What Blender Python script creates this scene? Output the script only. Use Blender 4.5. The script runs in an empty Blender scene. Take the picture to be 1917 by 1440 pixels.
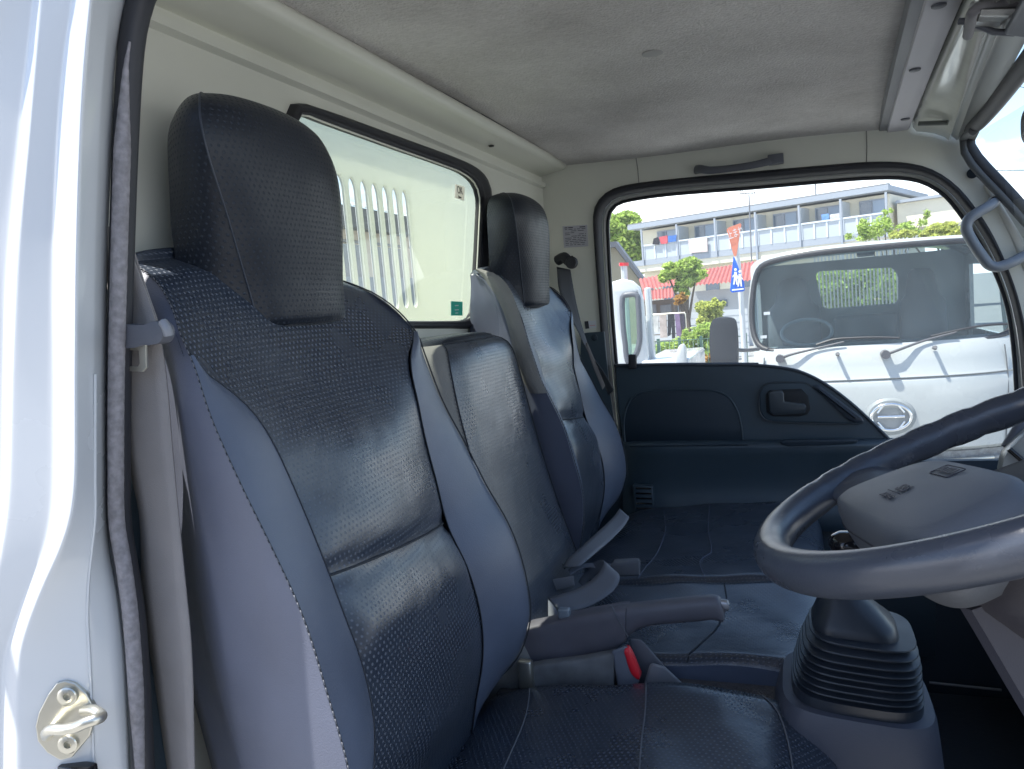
import bpy, bmesh, math, random
from mathutils import Vector, Matrix, geometry, noise
sc = bpy.context.scene
COL = sc.collection
R = math.radians
V = Vector
# ------------------------------------------------------------------ camera
F_PX, CXP, CYP = 1440.0, 958.5, 720.0
EYE = V((0.0, 0.0, 1.75))
def _basis():
    y = V((1480 - CXP, -(535 - CYP), F_PX)).normalized()
    x = -V((-3100 - CXP, -(930 - CYP), F_PX))
    x = (x - x.dot(y) * y).normalized()
    z = y.cross(x)
    if z.y < 0: z = -z
    return x, y, z
AX, AY, AZ = _basis()            # world axes written in (right, up, forward)
RIGHT = V((AX.x, AY.x, AZ.x)); UP = V((AX.y, AY.y, AZ.y)); FWD = V((AX.z, AY.z, AZ.z))
cam = bpy.data.cameras.new('camera'); camo = bpy.data.objects.new('camera', cam); COL.objects.link(camo)
m = Matrix((RIGHT, UP, -FWD)).transposed().to_4x4(); m.translation = EYE
camo.matrix_world = m
cam.sensor_width = 36.0; cam.lens = 36.0 * F_PX / 1917.0
cam.clip_start = 0.02; cam.clip_end = 3000
sc.camera = camo
# ------------------------------------------------------------------ sky, sun, exposure
SUN_TRAVEL = V((0.335, 0.18, -0.95)).normalized()
to_sun = -SUN_TRAVEL
elev = math.asin(to_sun.z); azim = math.atan2(to_sun.x, to_sun.y)
w = bpy.data.worlds.new('World'); sc.world = w; w.use_nodes = True
nt = w.node_tree; nt.nodes.clear()
out = nt.nodes.new('ShaderNodeOutputWorld'); bg = nt.nodes.new('ShaderNodeBackground')
sky = nt.nodes.new('ShaderNodeTexSky'); sky.sky_type = 'NISHITA'; sky.sun_disc = False
sky.sun_elevation = elev; sky.sun_rotation = azim; sky.air_density = 1.0; sky.dust_density = 0.6; sky.ozone_density = 1.4
tc = nt.nodes.new('ShaderNodeTexCoord'); mp = nt.nodes.new('ShaderNodeMapping'); mp.inputs['Scale'].default_value = (1.6, 1.6, 4.5)
nz = nt.nodes.new('ShaderNodeTexNoise'); nz.inputs['Scale'].default_value = 1.7; nz.inputs['Detail'].default_value = 8; nz.inputs['Roughness'].default_value = 0.58
rp = nt.nodes.new('ShaderNodeValToRGB'); rp.color_ramp.elements[0].position = 0.44; rp.color_ramp.elements[1].position = 0.62
rp.color_ramp.elements[0].color = (0, 0, 0, 1); rp.color_ramp.elements[1].color = (1, 1, 1, 1)
mx = nt.nodes.new('ShaderNodeMix'); mx.data_type = 'RGBA'; mx.inputs[7].default_value = (10.5, 10.7, 11.6, 1)
L = nt.links
L.new(tc.outputs['Generated'], mp.inputs['Vector']); L.new(mp.outputs[0], nz.inputs['Vector']); 
sx = nt.nodes.new('ShaderNodeSeparateXYZ'); L.new(tc.outputs['Generated'], sx.inputs[0])
hr_ = nt.nodes.new('ShaderNodeMapRange'); hr_.inputs[1].default_value = 0.0; hr_.inputs[2].default_value = 0.30; hr_.inputs[3].default_value = 0.26; hr_.inputs[4].default_value = -0.11; L.new(sx.outputs['Z'], hr_.inputs[0])
ad = nt.nodes.new('ShaderNodeMath'); ad.operation = 'ADD'; L.new(nz.outputs['Fac'], ad.inputs[0]); L.new(hr_.outputs[0], ad.inputs[1]); xr2 = nt.nodes.new('ShaderNodeMapRange'); xr2.inputs[1].default_value = 0.10; xr2.inputs[2].default_value = 0.26; xr2.inputs[3].default_value = 0.0; xr2.inputs[4].default_value = -0.13; L.new(sx.outputs['X'], xr2.inputs[0])
ad2 = nt.nodes.new('ShaderNodeMath'); ad2.operation = 'ADD'; L.new(ad.outputs[0], ad2.inputs[0]); L.new(xr2.outputs[0], ad2.inputs[1]); L.new(ad2.outputs[0], rp.inputs[0])
L.new(rp.outputs[0], mx.inputs[0]); L.new(sky.outputs[0], mx.inputs[6]); L.new(mx.outputs[2], bg.inputs[0]); L.new(bg.outputs[0], out.inputs[0])
bg.inputs[1].default_value = 0.14
sl = bpy.data.lights.new('sun', 'SUN'); sl.energy = 5.0; sl.angle = R(0.53); sl.color = (1.0, 0.955, 0.88)
so = bpy.data.objects.new('sun', sl); COL.objects.link(so); so.rotation_euler = SUN_TRAVEL.to_track_quat('-Z', 'Y').to_euler(); so.location = (0, 0, 30)
sc.view_settings.view_transform = 'Standard'; sc.view_settings.look = 'None'; sc.view_settings.gamma = 1.0
sc.view_settings.exposure = 1.25
sc.cycles.max_bounces = 10; sc.cycles.transparent_max_bounces = 24; sc.cycles.diffuse_bounces = 6
# ------------------------------------------------------------------ projection helpers (a photo pixel -> a point on a real plane)
def ray(px, py):
    c = V((px - CXP, -(py - CYP), F_PX)); return RIGHT * c.x + UP * c.y + FWD * c.z
def P(px, py, x=None, y=None, z=None):
    r = ray(px, py)
    t = (x - EYE.x) / r.x if x is not None else (y - EYE.y) / r.y if y is not None else (z - EYE.z) / r.z
    return EYE + r * t
# ------------------------------------------------------------------ materials
def mat(name, col, rough=0.5, metal=0.0, spec=0.5, bump=None, vary=None, coat=0.0, alpha=None):
    """bump=(scale,strength,dist)  vary=(scale,amount) object-space mottling of the colour"""
    mt = bpy.data.materials.new(name); mt.use_nodes = True
    n = mt.node_tree.nodes; l = mt.node_tree.links; b = n['Principled BSDF']
    b.inputs['Base Color'].default_value = (*col, 1); b.inputs['Roughness'].default_value = rough
    b.inputs['Metallic'].default_value = metal; b.inputs['Specular IOR Level'].default_value = spec
    b.inputs['Coat Weight'].default_value = coat; b.inputs['Coat Roughness'].default_value = 0.08
    t = n.new('ShaderNodeTexCoord')
    if vary:
        nn = n.new('ShaderNodeTexNoise'); nn.inputs['Scale'].default_value = vary[0]; nn.inputs['Detail'].default_value = 6
        l.new(t.outputs['Object'], nn.inputs['Vector'])
        r = n.new('ShaderNodeMapRange'); r.inputs[1].default_value = 0.3; r.inputs[2].default_value = 0.7
        r.inputs[3].default_value = 1 - vary[1]; r.inputs[4].default_value = 1 + vary[1]
        l.new(nn.outputs['Fac'], r.inputs[0])
        h = n.new('ShaderNodeVectorMath'); h.operation = 'SCALE'; h.inputs[0].default_value = col
        l.new(r.outputs[0], h.inputs['Scale']); l.new(h.outputs[0], b.inputs['Base Color'])
        r2 = n.new('ShaderNodeMapRange'); r2.inputs[1].default_value = 0.3; r2.inputs[2].default_value = 0.7
        r2.inputs[3].default_value = max(rough - 0.08, 0.02); r2.inputs[4].default_value = min(rough + 0.08, 1)
        l.new(nn.outputs['Fac'], r2.inputs[0]); l.new(r2.outputs[0], b.inputs['Roughness'])
    if bump:
        nb = n.new('ShaderNodeTexNoise'); nb.inputs['Scale'].default_value = bump[0]; nb.inputs['Detail'].default_value = 3
        l.new(t.outputs['Object'], nb.inputs['Vector'])
        bb = n.new('ShaderNodeBump'); bb.inputs['Strength'].default_value = bump[1]; bb.inputs['Distance'].default_value = bump[2]
        l.new(nb.outputs['Fac'], bb.inputs['Height']); l.new(bb.outputs[0], b.inputs['Normal'])
    return mt
def perforated(name, col, dot, rough, pitch=0.0068, rad=0.17):
    mt = mat(name, col, rough, spec=0.7, coat=.32); mt.node_tree.nodes['Principled BSDF'].inputs['Coat Roughness'].default_value = .27
    n = mt.node_tree.nodes; l = mt.node_tree.links; b = n['Principled BSDF']
    uv = n.new('ShaderNodeUVMap'); uv.uv_map = 'UVMap'
    ds = []
    for off in (0.0, 0.5):
        a = n.new('ShaderNodeVectorMath'); a.operation = 'MULTIPLY_ADD'
        a.inputs[1].default_value = (1 / pitch, 0.62 / pitch, 0); a.inputs[2].default_value = (off, off, 0)
        l.new(uv.outputs[0], a.inputs[0])
        f = n.new('ShaderNodeVectorMath'); f.operation = 'FRACTION'; l.new(a.outputs[0], f.inputs[0])
        s = n.new('ShaderNodeVectorMath'); s.operation = 'SUBTRACT'; s.inputs[1].default_value = (.5, .5, 0); l.new(f.outputs[0], s.inputs[0])
        sc_ = n.new('ShaderNodeVectorMath'); sc_.operation = 'MULTIPLY'; sc_.inputs[1].default_value = (1, 1.6, 0); l.new(s.outputs[0], sc_.inputs[0])
        ln = n.new('ShaderNodeVectorMath'); ln.operation = 'LENGTH'; l.new(sc_.outputs[0], ln.inputs[0]); ds.append(ln)
    mn = n.new('ShaderNodeMath'); mn.operation = 'MINIMUM'; l.new(ds[0].outputs['Value'], mn.inputs[0]); l.new(ds[1].outputs['Value'], mn.inputs[1])
    r = n.new('ShaderNodeMapRange'); r.inputs[1].default_value = rad * 0.7; r.inputs[2].default_value = rad * 1.3; r.inputs[3].default_value = 1; r.inputs[4].default_value = 0
    l.new(mn.outputs[0], r.inputs[0])
    # soft wear mottling
    t = n.new('ShaderNodeTexCoord'); nn = n.new('ShaderNodeTexNoise'); nn.inputs['Scale'].default_value = 9; nn.inputs['Detail'].default_value = 5; l.new(t.outputs['Object'], nn.inputs['Vector'])
    rr = n.new('ShaderNodeMapRange'); rr.inputs[3].default_value = rough - 0.07; rr.inputs[4].default_value = rough + 0.12; rr.inputs[1].default_value = .3; rr.inputs[2].default_value = .7
    l.new(nn.outputs['Fac'], rr.inputs[0])
    mr = n.new('ShaderNodeMix'); l.new(r.outputs[0], mr.inputs[0]); l.new(rr.outputs[0], mr.inputs[2]); mr.inputs[3].default_value = 0.95
    l.new(mr.outputs[0], b.inputs['Roughness'])
    mc = n.new('ShaderNodeMix'); mc.data_type = 'RGBA'; mc.inputs[6].default_value = (*col, 1); mc.inputs[7].default_value = (*dot, 1)
    l.new(r.outputs[0], mc.inputs[0]); l.new(mc.outputs[2], b.inputs['Base Color'])
    grain = n.new('ShaderNodeTexNoise'); grain.inputs['Scale'].default_value = 700; l.new(t.outputs['Object'], grain.inputs['Vector'])
    crease = n.new('ShaderNodeTexNoise'); crease.inputs['Scale'].default_value = 16; crease.inputs['Detail'].default_value = 2; l.new(t.outputs['Object'], crease.inputs['Vector'])
    b1 = n.new('ShaderNodeBump'); b1.inputs['Strength'].default_value = .35; b1.inputs['Distance'].default_value = .0012; b1.invert = True; l.new(r.outputs[0], b1.inputs['Height'])
    b2 = n.new('ShaderNodeBump'); b2.inputs['Strength'].default_value = .25; b2.inputs['Distance'].default_value = .0008; l.new(grain.outputs['Fac'], b2.inputs['Height']); l.new(b1.outputs[0], b2.inputs['Normal'])
    b3 = n.new('ShaderNodeBump'); b3.inputs['Strength'].default_value = .55; b3.inputs['Distance'].default_value = .006; l.new(crease.outputs['Fac'], b3.inputs['Height']); l.new(b2.outputs[0], b3.inputs['Normal'])
    l.new(b3.outputs[0], b.inputs['Normal'])
    return mt
def glass(name, tint, refl_rough=0.02, haze=0.0, haze_col=(.75, .82, .78), ior=1.45):
    mt = bpy.data.materials.new(name); mt.use_nodes = True
    n = mt.node_tree.nodes; l = mt.node_tree.links; n.clear()
    o = n.new('ShaderNodeOutputMaterial'); tr = n.new('ShaderNodeBsdfTransparent'); tr.inputs[0].default_value = (*tint, 1)
    gl = n.new('ShaderNodeBsdfGlossy'); gl.inputs['Roughness'].default_value = refl_rough
    fr = n.new('ShaderNodeFresnel'); fr.inputs[0].default_value = ior
    ge = n.new('ShaderNodeNewGeometry'); inv_ = n.new('ShaderNodeMath'); inv_.operation = 'SUBTRACT'; inv_.inputs[0].default_value = 1; l.new(ge.outputs['Backfacing'], inv_.inputs[1])
    mu_ = n.new('ShaderNodeMath'); mu_.operation = 'MULTIPLY'; l.new(fr.outputs[0], mu_.inputs[0]); l.new(inv_.outputs[0], mu_.inputs[1])
    m1 = n.new('ShaderNodeMixShader'); l.new(mu_.outputs[0], m1.inputs[0]); l.new(tr.outputs[0], m1.inputs[1]); l.new(gl.outputs[0], m1.inputs[2])
    last = m1
    if haze:
        df = n.new('ShaderNodeBsdfDiffuse'); df.inputs[0].default_value = (*haze_col, 1)
        tl = n.new('ShaderNodeBsdfTranslucent'); tl.inputs[0].default_value = (*haze_col, 1)
        a = n.new('ShaderNodeMixShader'); a.inputs[0].default_value = .5; l.new(df.outputs[0], a.inputs[1]); l.new(tl.outputs[0], a.inputs[2])
        t = n.new('ShaderNodeTexCoord'); mpp = n.new('ShaderNodeMapping'); mpp.inputs['Scale'].default_value = (4, 9, 2.5)
        nn = n.new('ShaderNodeTexNoise'); nn.inputs['Scale'].default_value = 1.4; nn.inputs['Detail'].default_value = 6
        l.new(t.outputs['Object'], mpp.inputs[0]); l.new(mpp.outputs[0], nn.inputs['Vector'])
        r = n.new('ShaderNodeMapRange'); r.inputs[1].default_value = .3; r.inputs[2].default_value = .75; r.inputs[3].default_value = haze * .7; r.inputs[4].default_value = haze * 1.35
        l.new(nn.outputs['Fac'], r.inputs[0])
        m2 = n.new('ShaderNodeMixShader'); l.new(r.outputs[0], m2.inputs[0]); l.new(m1.outputs[0], m2.inputs[1]); l.new(a.outputs[0], m2.inputs[2]); last = m2
    l.new(last.outputs[0], o.inputs[0])
    return mt
M = {}
M['white'] = mat('white_paint', (.55, .57, .585), .22, spec=.5, coat=.5, vary=(6, .03))
M['cabwhite'] = mat('cab_paint', (.66, .66, .58), .42, spec=.4, vary=(3.5, .06), bump=(60, .04, .002))
M['hdrwhite'] = mat('glossy_cab_paint', (.62, .63, .56), .14, spec=.6, coat=.7, vary=(5, .04), bump=(9, .25, .006))
M['grayplastic'] = mat('gray_plastic', (.10, .106, .125), .42, bump=(900, .25, .0006), vary=(7, .08))
M['grayplastic2'] = mat('light_gray_plastic', (.20, .205, .22), .5, bump=(900, .25, .0006), vary=(7, .08))
M['trimgray'] = mat('header_strip_gray', (.50, .49, .52), .55, vary=(6, .05))
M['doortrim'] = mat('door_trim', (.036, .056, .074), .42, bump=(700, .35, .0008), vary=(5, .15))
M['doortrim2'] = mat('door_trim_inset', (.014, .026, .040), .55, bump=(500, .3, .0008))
M['black'] = mat('black_rubber', (.020, .021, .026), .55, bump=(500, .2, .0005))
M['boot'] = mat('boot_rubber', (.020, .026, .036), .4, bump=(300, .15, .0005), vary=(20, .15))
M['gloss'] = mat('gloss_black', (.01, .01, .012), .08)
M['webbing'] = mat('belt_webbing', (.235, .220, .215), .85, bump=(1200, .5, .0008), vary=(30, .05))
M['webdark'] = mat('belt_webbing_grey', (.12, .125, .14), .85, bump=(1200, .5, .0008))
M['steel'] = mat('zinc_steel', (.62, .60, .52), .3, metal=.9, bump=(60, .2, .001))
M['vinyl'] = mat('bolster_vinyl', (.095, .115, .162), .35, bump=(800, .35, .0009), vary=(9, .13))
M['vinylside'] = mat('side_vinyl', (.108, .120, .165), .5, bump=(800, .35, .0009), vary=(8, .12))
M['sunlitfabric'] = mat('sunlit_seat_fabric', (.22, .215, .205), .8, bump=(900, .7, .0015), vary=(12, .12))  # paler seat fabric: sun through the rear window put into its colour
M['hseam'] = mat('headrest_piping', (.035, .043, .060), .5)
M['thread'] = mat('thread', (.13, .135, .15), .7)
M['darkthread'] = mat('dark_seam', (.022, .026, .034), .8)
def thin_paper(name, col):
    mt = mat(name, col, .6); n = mt.node_tree.nodes; l = mt.node_tree.links
    tl = n.new('ShaderNodeBsdfTranslucent'); tl.inputs[0].default_value = (*col, 1); ms_ = n.new('ShaderNodeMixShader'); ms_.inputs[0].default_value = .6
    l.new(n['Principled BSDF'].outputs[0], ms_.inputs[1]); l.new(tl.outputs[0], ms_.inputs[2]); l.new(ms_.outputs[0], n['Material Output'].inputs[0]); return mt
M['film'] = thin_paper('sticker_film', (.80, .78, .74)); M['greenfilm'] = thin_paper('green_sticker_film', (.10, .42, .38))
M['perf'] = perforated('perforated_vinyl', (.026, .035, .053), (.105, .122, .155), .28)
M['perf_shaded'] = perforated('perforated_vinyl_shaded', (.009, .013, .021), (.030, .038, .052), .42)  # headrest copy of the perforated vinyl, darkened to carry the cab's shade
_b = M['perf_shaded'].node_tree.nodes['Principled BSDF']; _b.inputs['Coat Weight'].default_value = .05; _b.inputs['Specular IOR Level'].default_value = .4
M['red'] = mat('red_button', (.75, .02, .035), .3)
M['fabricseal'] = mat('seal_fabric', (.22, .21, .22), .9, bump=(330, .6, .001), vary=(200, .25))
M['sticker'] = mat('sticker_paper', (.62, .64, .66), .5)
M['ink'] = mat('ink', (.03, .03, .04), .6)
M['greensticker'] = mat('green_sticker', (.12, .42, .40), .5)
M['carpet'] = mat('carpet', (.09, .085, .085), .95, bump=(350, 1, .004), vary=(40, .3))
M['floormat'] = mat('floor_mat', (.028, .036, .046), .55, bump=(120, .4, .002))
M['doorglass'] = glass('dusty_door_glass', (.93, .95, .94), haze=.055, haze_col=(.88, .87, .86))
M['clear'] = glass('clear_glass', (.93, .96, .95))
M['rearglass'] = glass('rear_window_glass', (.80, .83, .80), haze=.06, haze_col=(.84, .86, .82), ior=1.35)
# ------------------------------------------------------------------ object helpers
def link(name, me, mt=None, parent=None, smooth=True, loc=None):
    o = bpy.data.objects.new(name, me); COL.objects.link(o)
    if mt is not None:
        for q in (mt if isinstance(mt, (list, tuple)) else [mt]): me.materials.append(q)
    if parent is not None: o.parent = parent
    if smooth:
        me.polygons.foreach_set('use_smooth', [True] * len(me.polygons))
    return o
def tag(o, label=None, cat=None, group=None, kind=None):
    if label: o['label'] = label
    if cat: o['category'] = cat
    if group: o['group'] = group
    if kind: o['kind'] = kind
    return o
def thing(name, label, cat, group=None, loc=(0, 0, 0)):
    o = bpy.data.objects.new(name, None); COL.objects.link(o); o.empty_display_size = .1; o.location = loc
    return tag(o, label, cat, group)
def mesh(name, vs, fs, mt, parent=None, smooth=True, crease=None, solid=0, bevel=0, sub=0, uvs=None, fix=False):
    me = bpy.data.meshes.new(name); me.from_pydata([tuple(v) for v in vs], [], fs)
    if uvs:
        ul = me.uv_layers.new(name='UVMap')
        for lp in me.loops: ul.data[lp.index].uv = uvs[lp.vertex_index]
    if fix:
        bm = bmesh.new(); bm.from_mesh(me); bmesh.ops.remove_doubles(bm, verts=bm.verts, dist=1e-5); bmesh.ops.recalc_face_normals(bm, faces=bm.faces); bm.to_mesh(me); bm.free()
    me.validate(); me.update()
    o = link(name, me, mt, parent, smooth)
    if crease is not None: auto(o, crease)
    if solid: s = o.modifiers.new('thick', 'SOLIDIFY'); s.thickness = solid; s.offset = -1
    if bevel:
        b = o.modifiers.new('bev', 'BEVEL'); b.width = bevel; b.segments = 3; b.limit_method = 'ANGLE'; b.angle_limit = R(35)
    if sub: b = o.modifiers.new('sub', 'SUBSURF'); b.levels = sub; b.render_levels = sub
    return o
def auto(o, deg=35):
    me = o.data; bm = bmesh.new(); bm.from_mesh(me)
    for e in bm.edges:
        if len(e.link_faces) == 2: e.smooth = e.calc_face_angle(0) < R(deg)
    bm.to_mesh(me); bm.free()
def grid(name, rows, mt, parent=None, solid=0, closed_v=False, flip=False, crease=None, sub=0, capends=False):
    """rows of points -> quads with a UV in metres"""
    n, k = len(rows), len(rows[0]); vs = [p for r in rows for p in r]; fs = []
    for i in range(n - 1):
        for j in range(k if closed_v else k - 1):
            a, b = i * k + j, i * k + (j + 1) % k
            q = (a, b, b + k, a + k); fs.append(q[::-1] if flip else q)
    if capends: fs.append(tuple(range(k))); fs.append(tuple(reversed(range((n - 1) * k, n * k))))
    mid = rows[n // 2]
    # u follows the middle row and is centred, v follows each column
    us = [0.0]
    for j in range(1, k): us.append(us[-1] + (V(mid[j]) - V(mid[j - 1])).length)
    uv = []
    vv = [0.0]; jc = k // 2
    for i in range(1, n): vv.append(vv[-1] + (V(rows[i][jc]) - V(rows[i - 1][jc])).length)
    for i in range(n):
        w_ = sum((V(rows[i][j]) - V(rows[i][j - 1])).length for j in range(1, k)) / max(us[-1], 1e-6)
        for j in range(k): uv.append(((us[j] - us[-1] / 2) * w_, vv[i]))
    return mesh(name, vs, fs, mt, parent, crease=crease, solid=solid, sub=sub, uvs=uv)
def cr(pts, n):
    """Catmull-Rom through the points, n samples in all (evenly by chord)"""
    pts = [V(p) for p in pts]
    if len(pts) == 2: return [pts[0].lerp(pts[1], i / (n - 1)) for i in range(n)]
    d = [0.0]
    for a, b in zip(pts, pts[1:]): d.append(d[-1] + (b - a).length)
    res = []
    for i in range(n):
        s = d[-1] * i / (n - 1); k = 0
        while k < len(pts) - 2 and s > d[k + 1]: k += 1
        t = (s - d[k]) / max(d[k + 1] - d[k], 1e-9)
        p1, p2 = pts[k], pts[k + 1]
        h = d[k + 1] - d[k]
        m1 = (p2 - pts[k - 1]) / (d[k + 1] - d[k - 1]) * h if k > 0 else p2 - p1
        m2 = (pts[k + 2] - p1) / (d[k + 2] - d[k]) * h if k + 2 < len(pts) else p2 - p1
        t2, t3 = t * t, t * t * t
        res.append(p1 * (2 * t3 - 3 * t2 + 1) + m1 * (t3 - 2 * t2 + t) + p2 * (-2 * t3 + 3 * t2) + m2 * (t3 - t2))
    return res
def tube(name, pts, r, mt, parent=None, seg=10, closed=False, flat=None, upv=None, join=None):
    """sweep; flat=(a,b) makes the section an ellipse a (along upv) by b"""
    pts = [V(p) for p in pts]; n = len(pts); vs = []; fs = []
    pu = None
    for i, p in enumerate(pts):
        t = (pts[(i + 1) % n] - pts[i - 1]) if closed else (pts[min(i + 1, n - 1)] - pts[max(i - 1, 0)])
        t.normalize()
        if upv is not None: u = V(upv) - t * V(upv).dot(t)
        elif pu is None: u = t.orthogonal()
        else: u = pu - t * pu.dot(t)
        u.normalize(); pu = u; v = t.cross(u)
        rr = r[i] if isinstance(r, (list, tuple)) else r
        a, b = (flat if flat else (1, 1))
        for k in range(seg):
            an = 2 * math.pi * k / seg
            vs.append(p + u * math.cos(an) * rr * a + v * math.sin(an) * rr * b)
    for i in range(n if closed else n - 1):
        for k in range(seg):
            a, b = i * seg + k, i * seg + (k + 1) % seg; c, d = ((i + 1) % n) * seg + (k + 1) % seg, ((i + 1) % n) * seg + k
            fs.append((a, b, c, d))
    if not closed: fs.append(tuple(reversed(range(seg)))); fs.append(tuple(range((n - 1) * seg, n * seg)))
    if join is not None:
        o = len(join[0]); join[0].extend(vs); join[1].extend([tuple(i + o for i in f) for f in fs]); return
    return mesh(name, vs, fs, mt, parent, crease=50, fix=True)
def plate(name, outer, holes, thick, mt, parent=None, bevel=0, smooth=False):
    """flat polygon (with holes) given thickness vector"""
    loops = [[V(p) for p in outer]] + [[V(p) for p in h] for h in holes]
    tris = geometry.tessellate_polygon(loops); vs = [p for l in loops for p in l]; n = len(vs); th = V(thick)
    vs2 = vs + [p + th for p in vs]; fs = [tuple(t) for t in tris] + [tuple(i + n for i in reversed(t)) for t in tris]
    o = 0
    for l in loops:
        k = len(l)
        for i in range(k): a, b = o + i, o + (i + 1) % k; fs.append((a, b, b + n, a + n))
        o += k
    return mesh(name, vs2, fs, mt, parent, smooth=smooth, bevel=bevel, fix=True)
def box_v(lo, hi):
    x0, y0, z0 = lo; x1, y1, z1 = hi
    return [V(p) for p in ((x0, y0, z0), (x1, y0, z0), (x1, y1, z0), (x0, y1, z0), (x0, y0, z1), (x1, y0, z1), (x1, y1, z1), (x0, y1, z1))]
BF = [(0, 3, 2, 1), (4, 5, 6, 7), (0, 1, 5, 4), (1, 2, 6, 5), (2, 3, 7, 6), (3, 0, 4, 7)]
def box(name, lo, hi, mt, parent=None, bevel=0, rot=None, about=None, join=None):
    vs = box_v(lo, hi)
    if rot is not None:
        c = V(about) if about is not None else sum(vs, V()) / 8
        vs = [c + rot @ (p - c) for p in vs]
    if join is not None:
        o = len(join[0]); join[0].extend(vs); join[1].extend([tuple(i + o for i in f) for f in BF]); return
    return mesh(name, vs, BF, mt, parent, smooth=bool(bevel), bevel=bevel)
def hexa(name, eight, mt, parent=None, bevel=0):
    return mesh(name, eight, BF, mt, parent, smooth=bool(bevel), bevel=bevel, fix=True)
def rings(name, rl, mt, parent=None, cap=True, crease=40, fix=True):
    k = len(rl[0]); vs = [p for r in rl for p in r]; fs = []
    for i in range(len(rl) - 1):
        for j in range(k):
            a, b = i * k + j, i * k + (j + 1) % k; fs.append((a, b, b + k, a + k))
    if cap: fs.append(tuple(reversed(range(k)))); fs.append(tuple(range((len(rl) - 1) * k, len(rl) * k)))
    return mesh(name, vs, fs, mt, parent, crease=crease, fix=fix)
def sup(c, u, v, a, b, n=32, e=3.0):
    """super-ellipse ring round c in the plane u,v"""
    res = []
    for i in range(n):
        t = 2 * math.pi * i / n; cs, sn = math.cos(t), math.sin(t)
        res.append(V(c) + V(u) * a * math.copysign(abs(cs) ** (2 / e), cs) + V(v) * b * math.copysign(abs(sn) ** (2 / e), sn))
    return res
X, Y, Z = V((1, 0, 0)), V((0, 1, 0)), V((0, 0, 1))
def rrect(c, u, v, a, b, r, n=5):
    res = []
    for sx, sy, a0 in ((1, 1, 0), (-1, 1, 90), (-1, -1, 180), (1, -1, 270)):
        for i in range(n + 1):
            an = R(a0 + 90 * i / n); res.append(V(c) + V(u) * (sx * (a - r) + r * math.cos(an)) + V(v) * (sy * (b - r) + r * math.sin(an)))
    return res
def text(name, s, size, origin, u, v, mt, parent, ext=0.0002, align='CENTER', bold=0, w_=1.0):
    cu = bpy.data.curves.new(name, 'FONT'); cu.body = s; cu.size = size; cu.align_x = align; cu.align_y = 'CENTER'; cu.extrude = ext; cu.offset = bold
    o = bpy.data.objects.new(name, cu); COL.objects.link(o); cu.materials.append(mt)
    u = V(u).normalized(); v = (V(v) - u * V(v).dot(u)).normalized(); n_ = u.cross(v)
    mm = Matrix((u * w_, v, n_)).transposed().to_4x4(); mm.translation = V(origin)
    bpy.context.view_layer.update(); dg = bpy.context.evaluated_depsgraph_get()
    me = bpy.data.meshes.new_from_object(o.evaluated_get(dg)); bpy.data.objects.remove(o); bpy.data.curves.remove(cu)
    me.transform(mm); me.name = name
    if not me.materials: me.materials.append(mt)
    o = bpy.data.objects.new(name, me); COL.objects.link(o); o.parent = parent
    return o
# ================================================================== THE CAB
YW = 1.90        # far side wall
XR = -0.576      # rear wall
cab = thing('truck_cab', 'white painted inside of the truck cab around the seats, with grey fabric roof lining', 'truck cab')
# --- door pillar next to the camera: stepped jamb
PY = [-330, -90, 0, 100, 250, 480, 700, 900, 970, 1030, 1090, 1160, 1230, 1330, 1440, 1560, 1700]
cols = [  # (px along PY, lateral y)
 ([60, 5, -5, -40, -60, -85, -95, -100, -100, -100, -100, -100, -100, -100, -100, -100, -100], .392),
 ([112, 70, 62, 52, 36, 13, 4, 0, -4, -10, -20, -30, -40, -45, -45, -45, -45], .401),
 ([126, 82, 76, 68, 55, 33, 25, 20, 14, 4, -8, -22, -34, -38, -38, -38, -38], .399),
 ([184, 142, 136, 120, 107, 100, 99, 98, 93, 80, 56, 28, 8, 3, 2, 2, 2], .406),
 ([222, 178, 170, 160, 151, 144, 142, 141, 132, 112, 84, 56, 36, 32, 32, 32, 32], .401),
 ([262, 214, 206, 196, 186, 178, 176, 178, 178, 172, 166, 164, 168, 172, 176, 178, 180], .424),
 ([306, 252, 240, 221, 213, 204, 202, 202, 203, 208, 221, 231, 238, 243, 247, 250, 254], .450),
]
rows = []
for i, py in enumerate(PY):
    base = [P(c[0][i], py, y=c[1]) for c in cols]
    line = []
    for a, b in zip(base, base[1:]):      # flats with short rounded steps
        for t in (0, .12, .5, .88): line.append(a.lerp(b, t))
    line.append(base[-1]); line.append(base[-1] + V((-.03, .012, 0)))
    rows.append(line)
cols_t = list(zip(*rows)); cols_s = [cr(c, 66) for c in cols_t]
rows = [list(r) for r in zip(*cols_s)]
pil = grid('door_pillar', rows, M['white'], cab, flip=True)
pil.modifiers.new('sub', 'SUBSURF').render_levels = 1
# outer skin of the truck behind the pillar
ol = [r[0] for r in rows]
mesh('outer_side_panel', ol + [p + V((-.9, 0, 0)) for p in ol], [(i, i + 1, i + 1 + len(ol), i + len(ol)) for i in range(len(ol) - 1)], M['white'], cab)
tube('seam_sealer', cr([P(a, b, y=.4238) for a, b in ((178, 700), (178, 900), (178, 970), (172, 1030), (166, 1090), (164, 1160), (168, 1230), (172, 1330), (176, 1440))], 40), .0011, M['white'], pil, seg=6)
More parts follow.
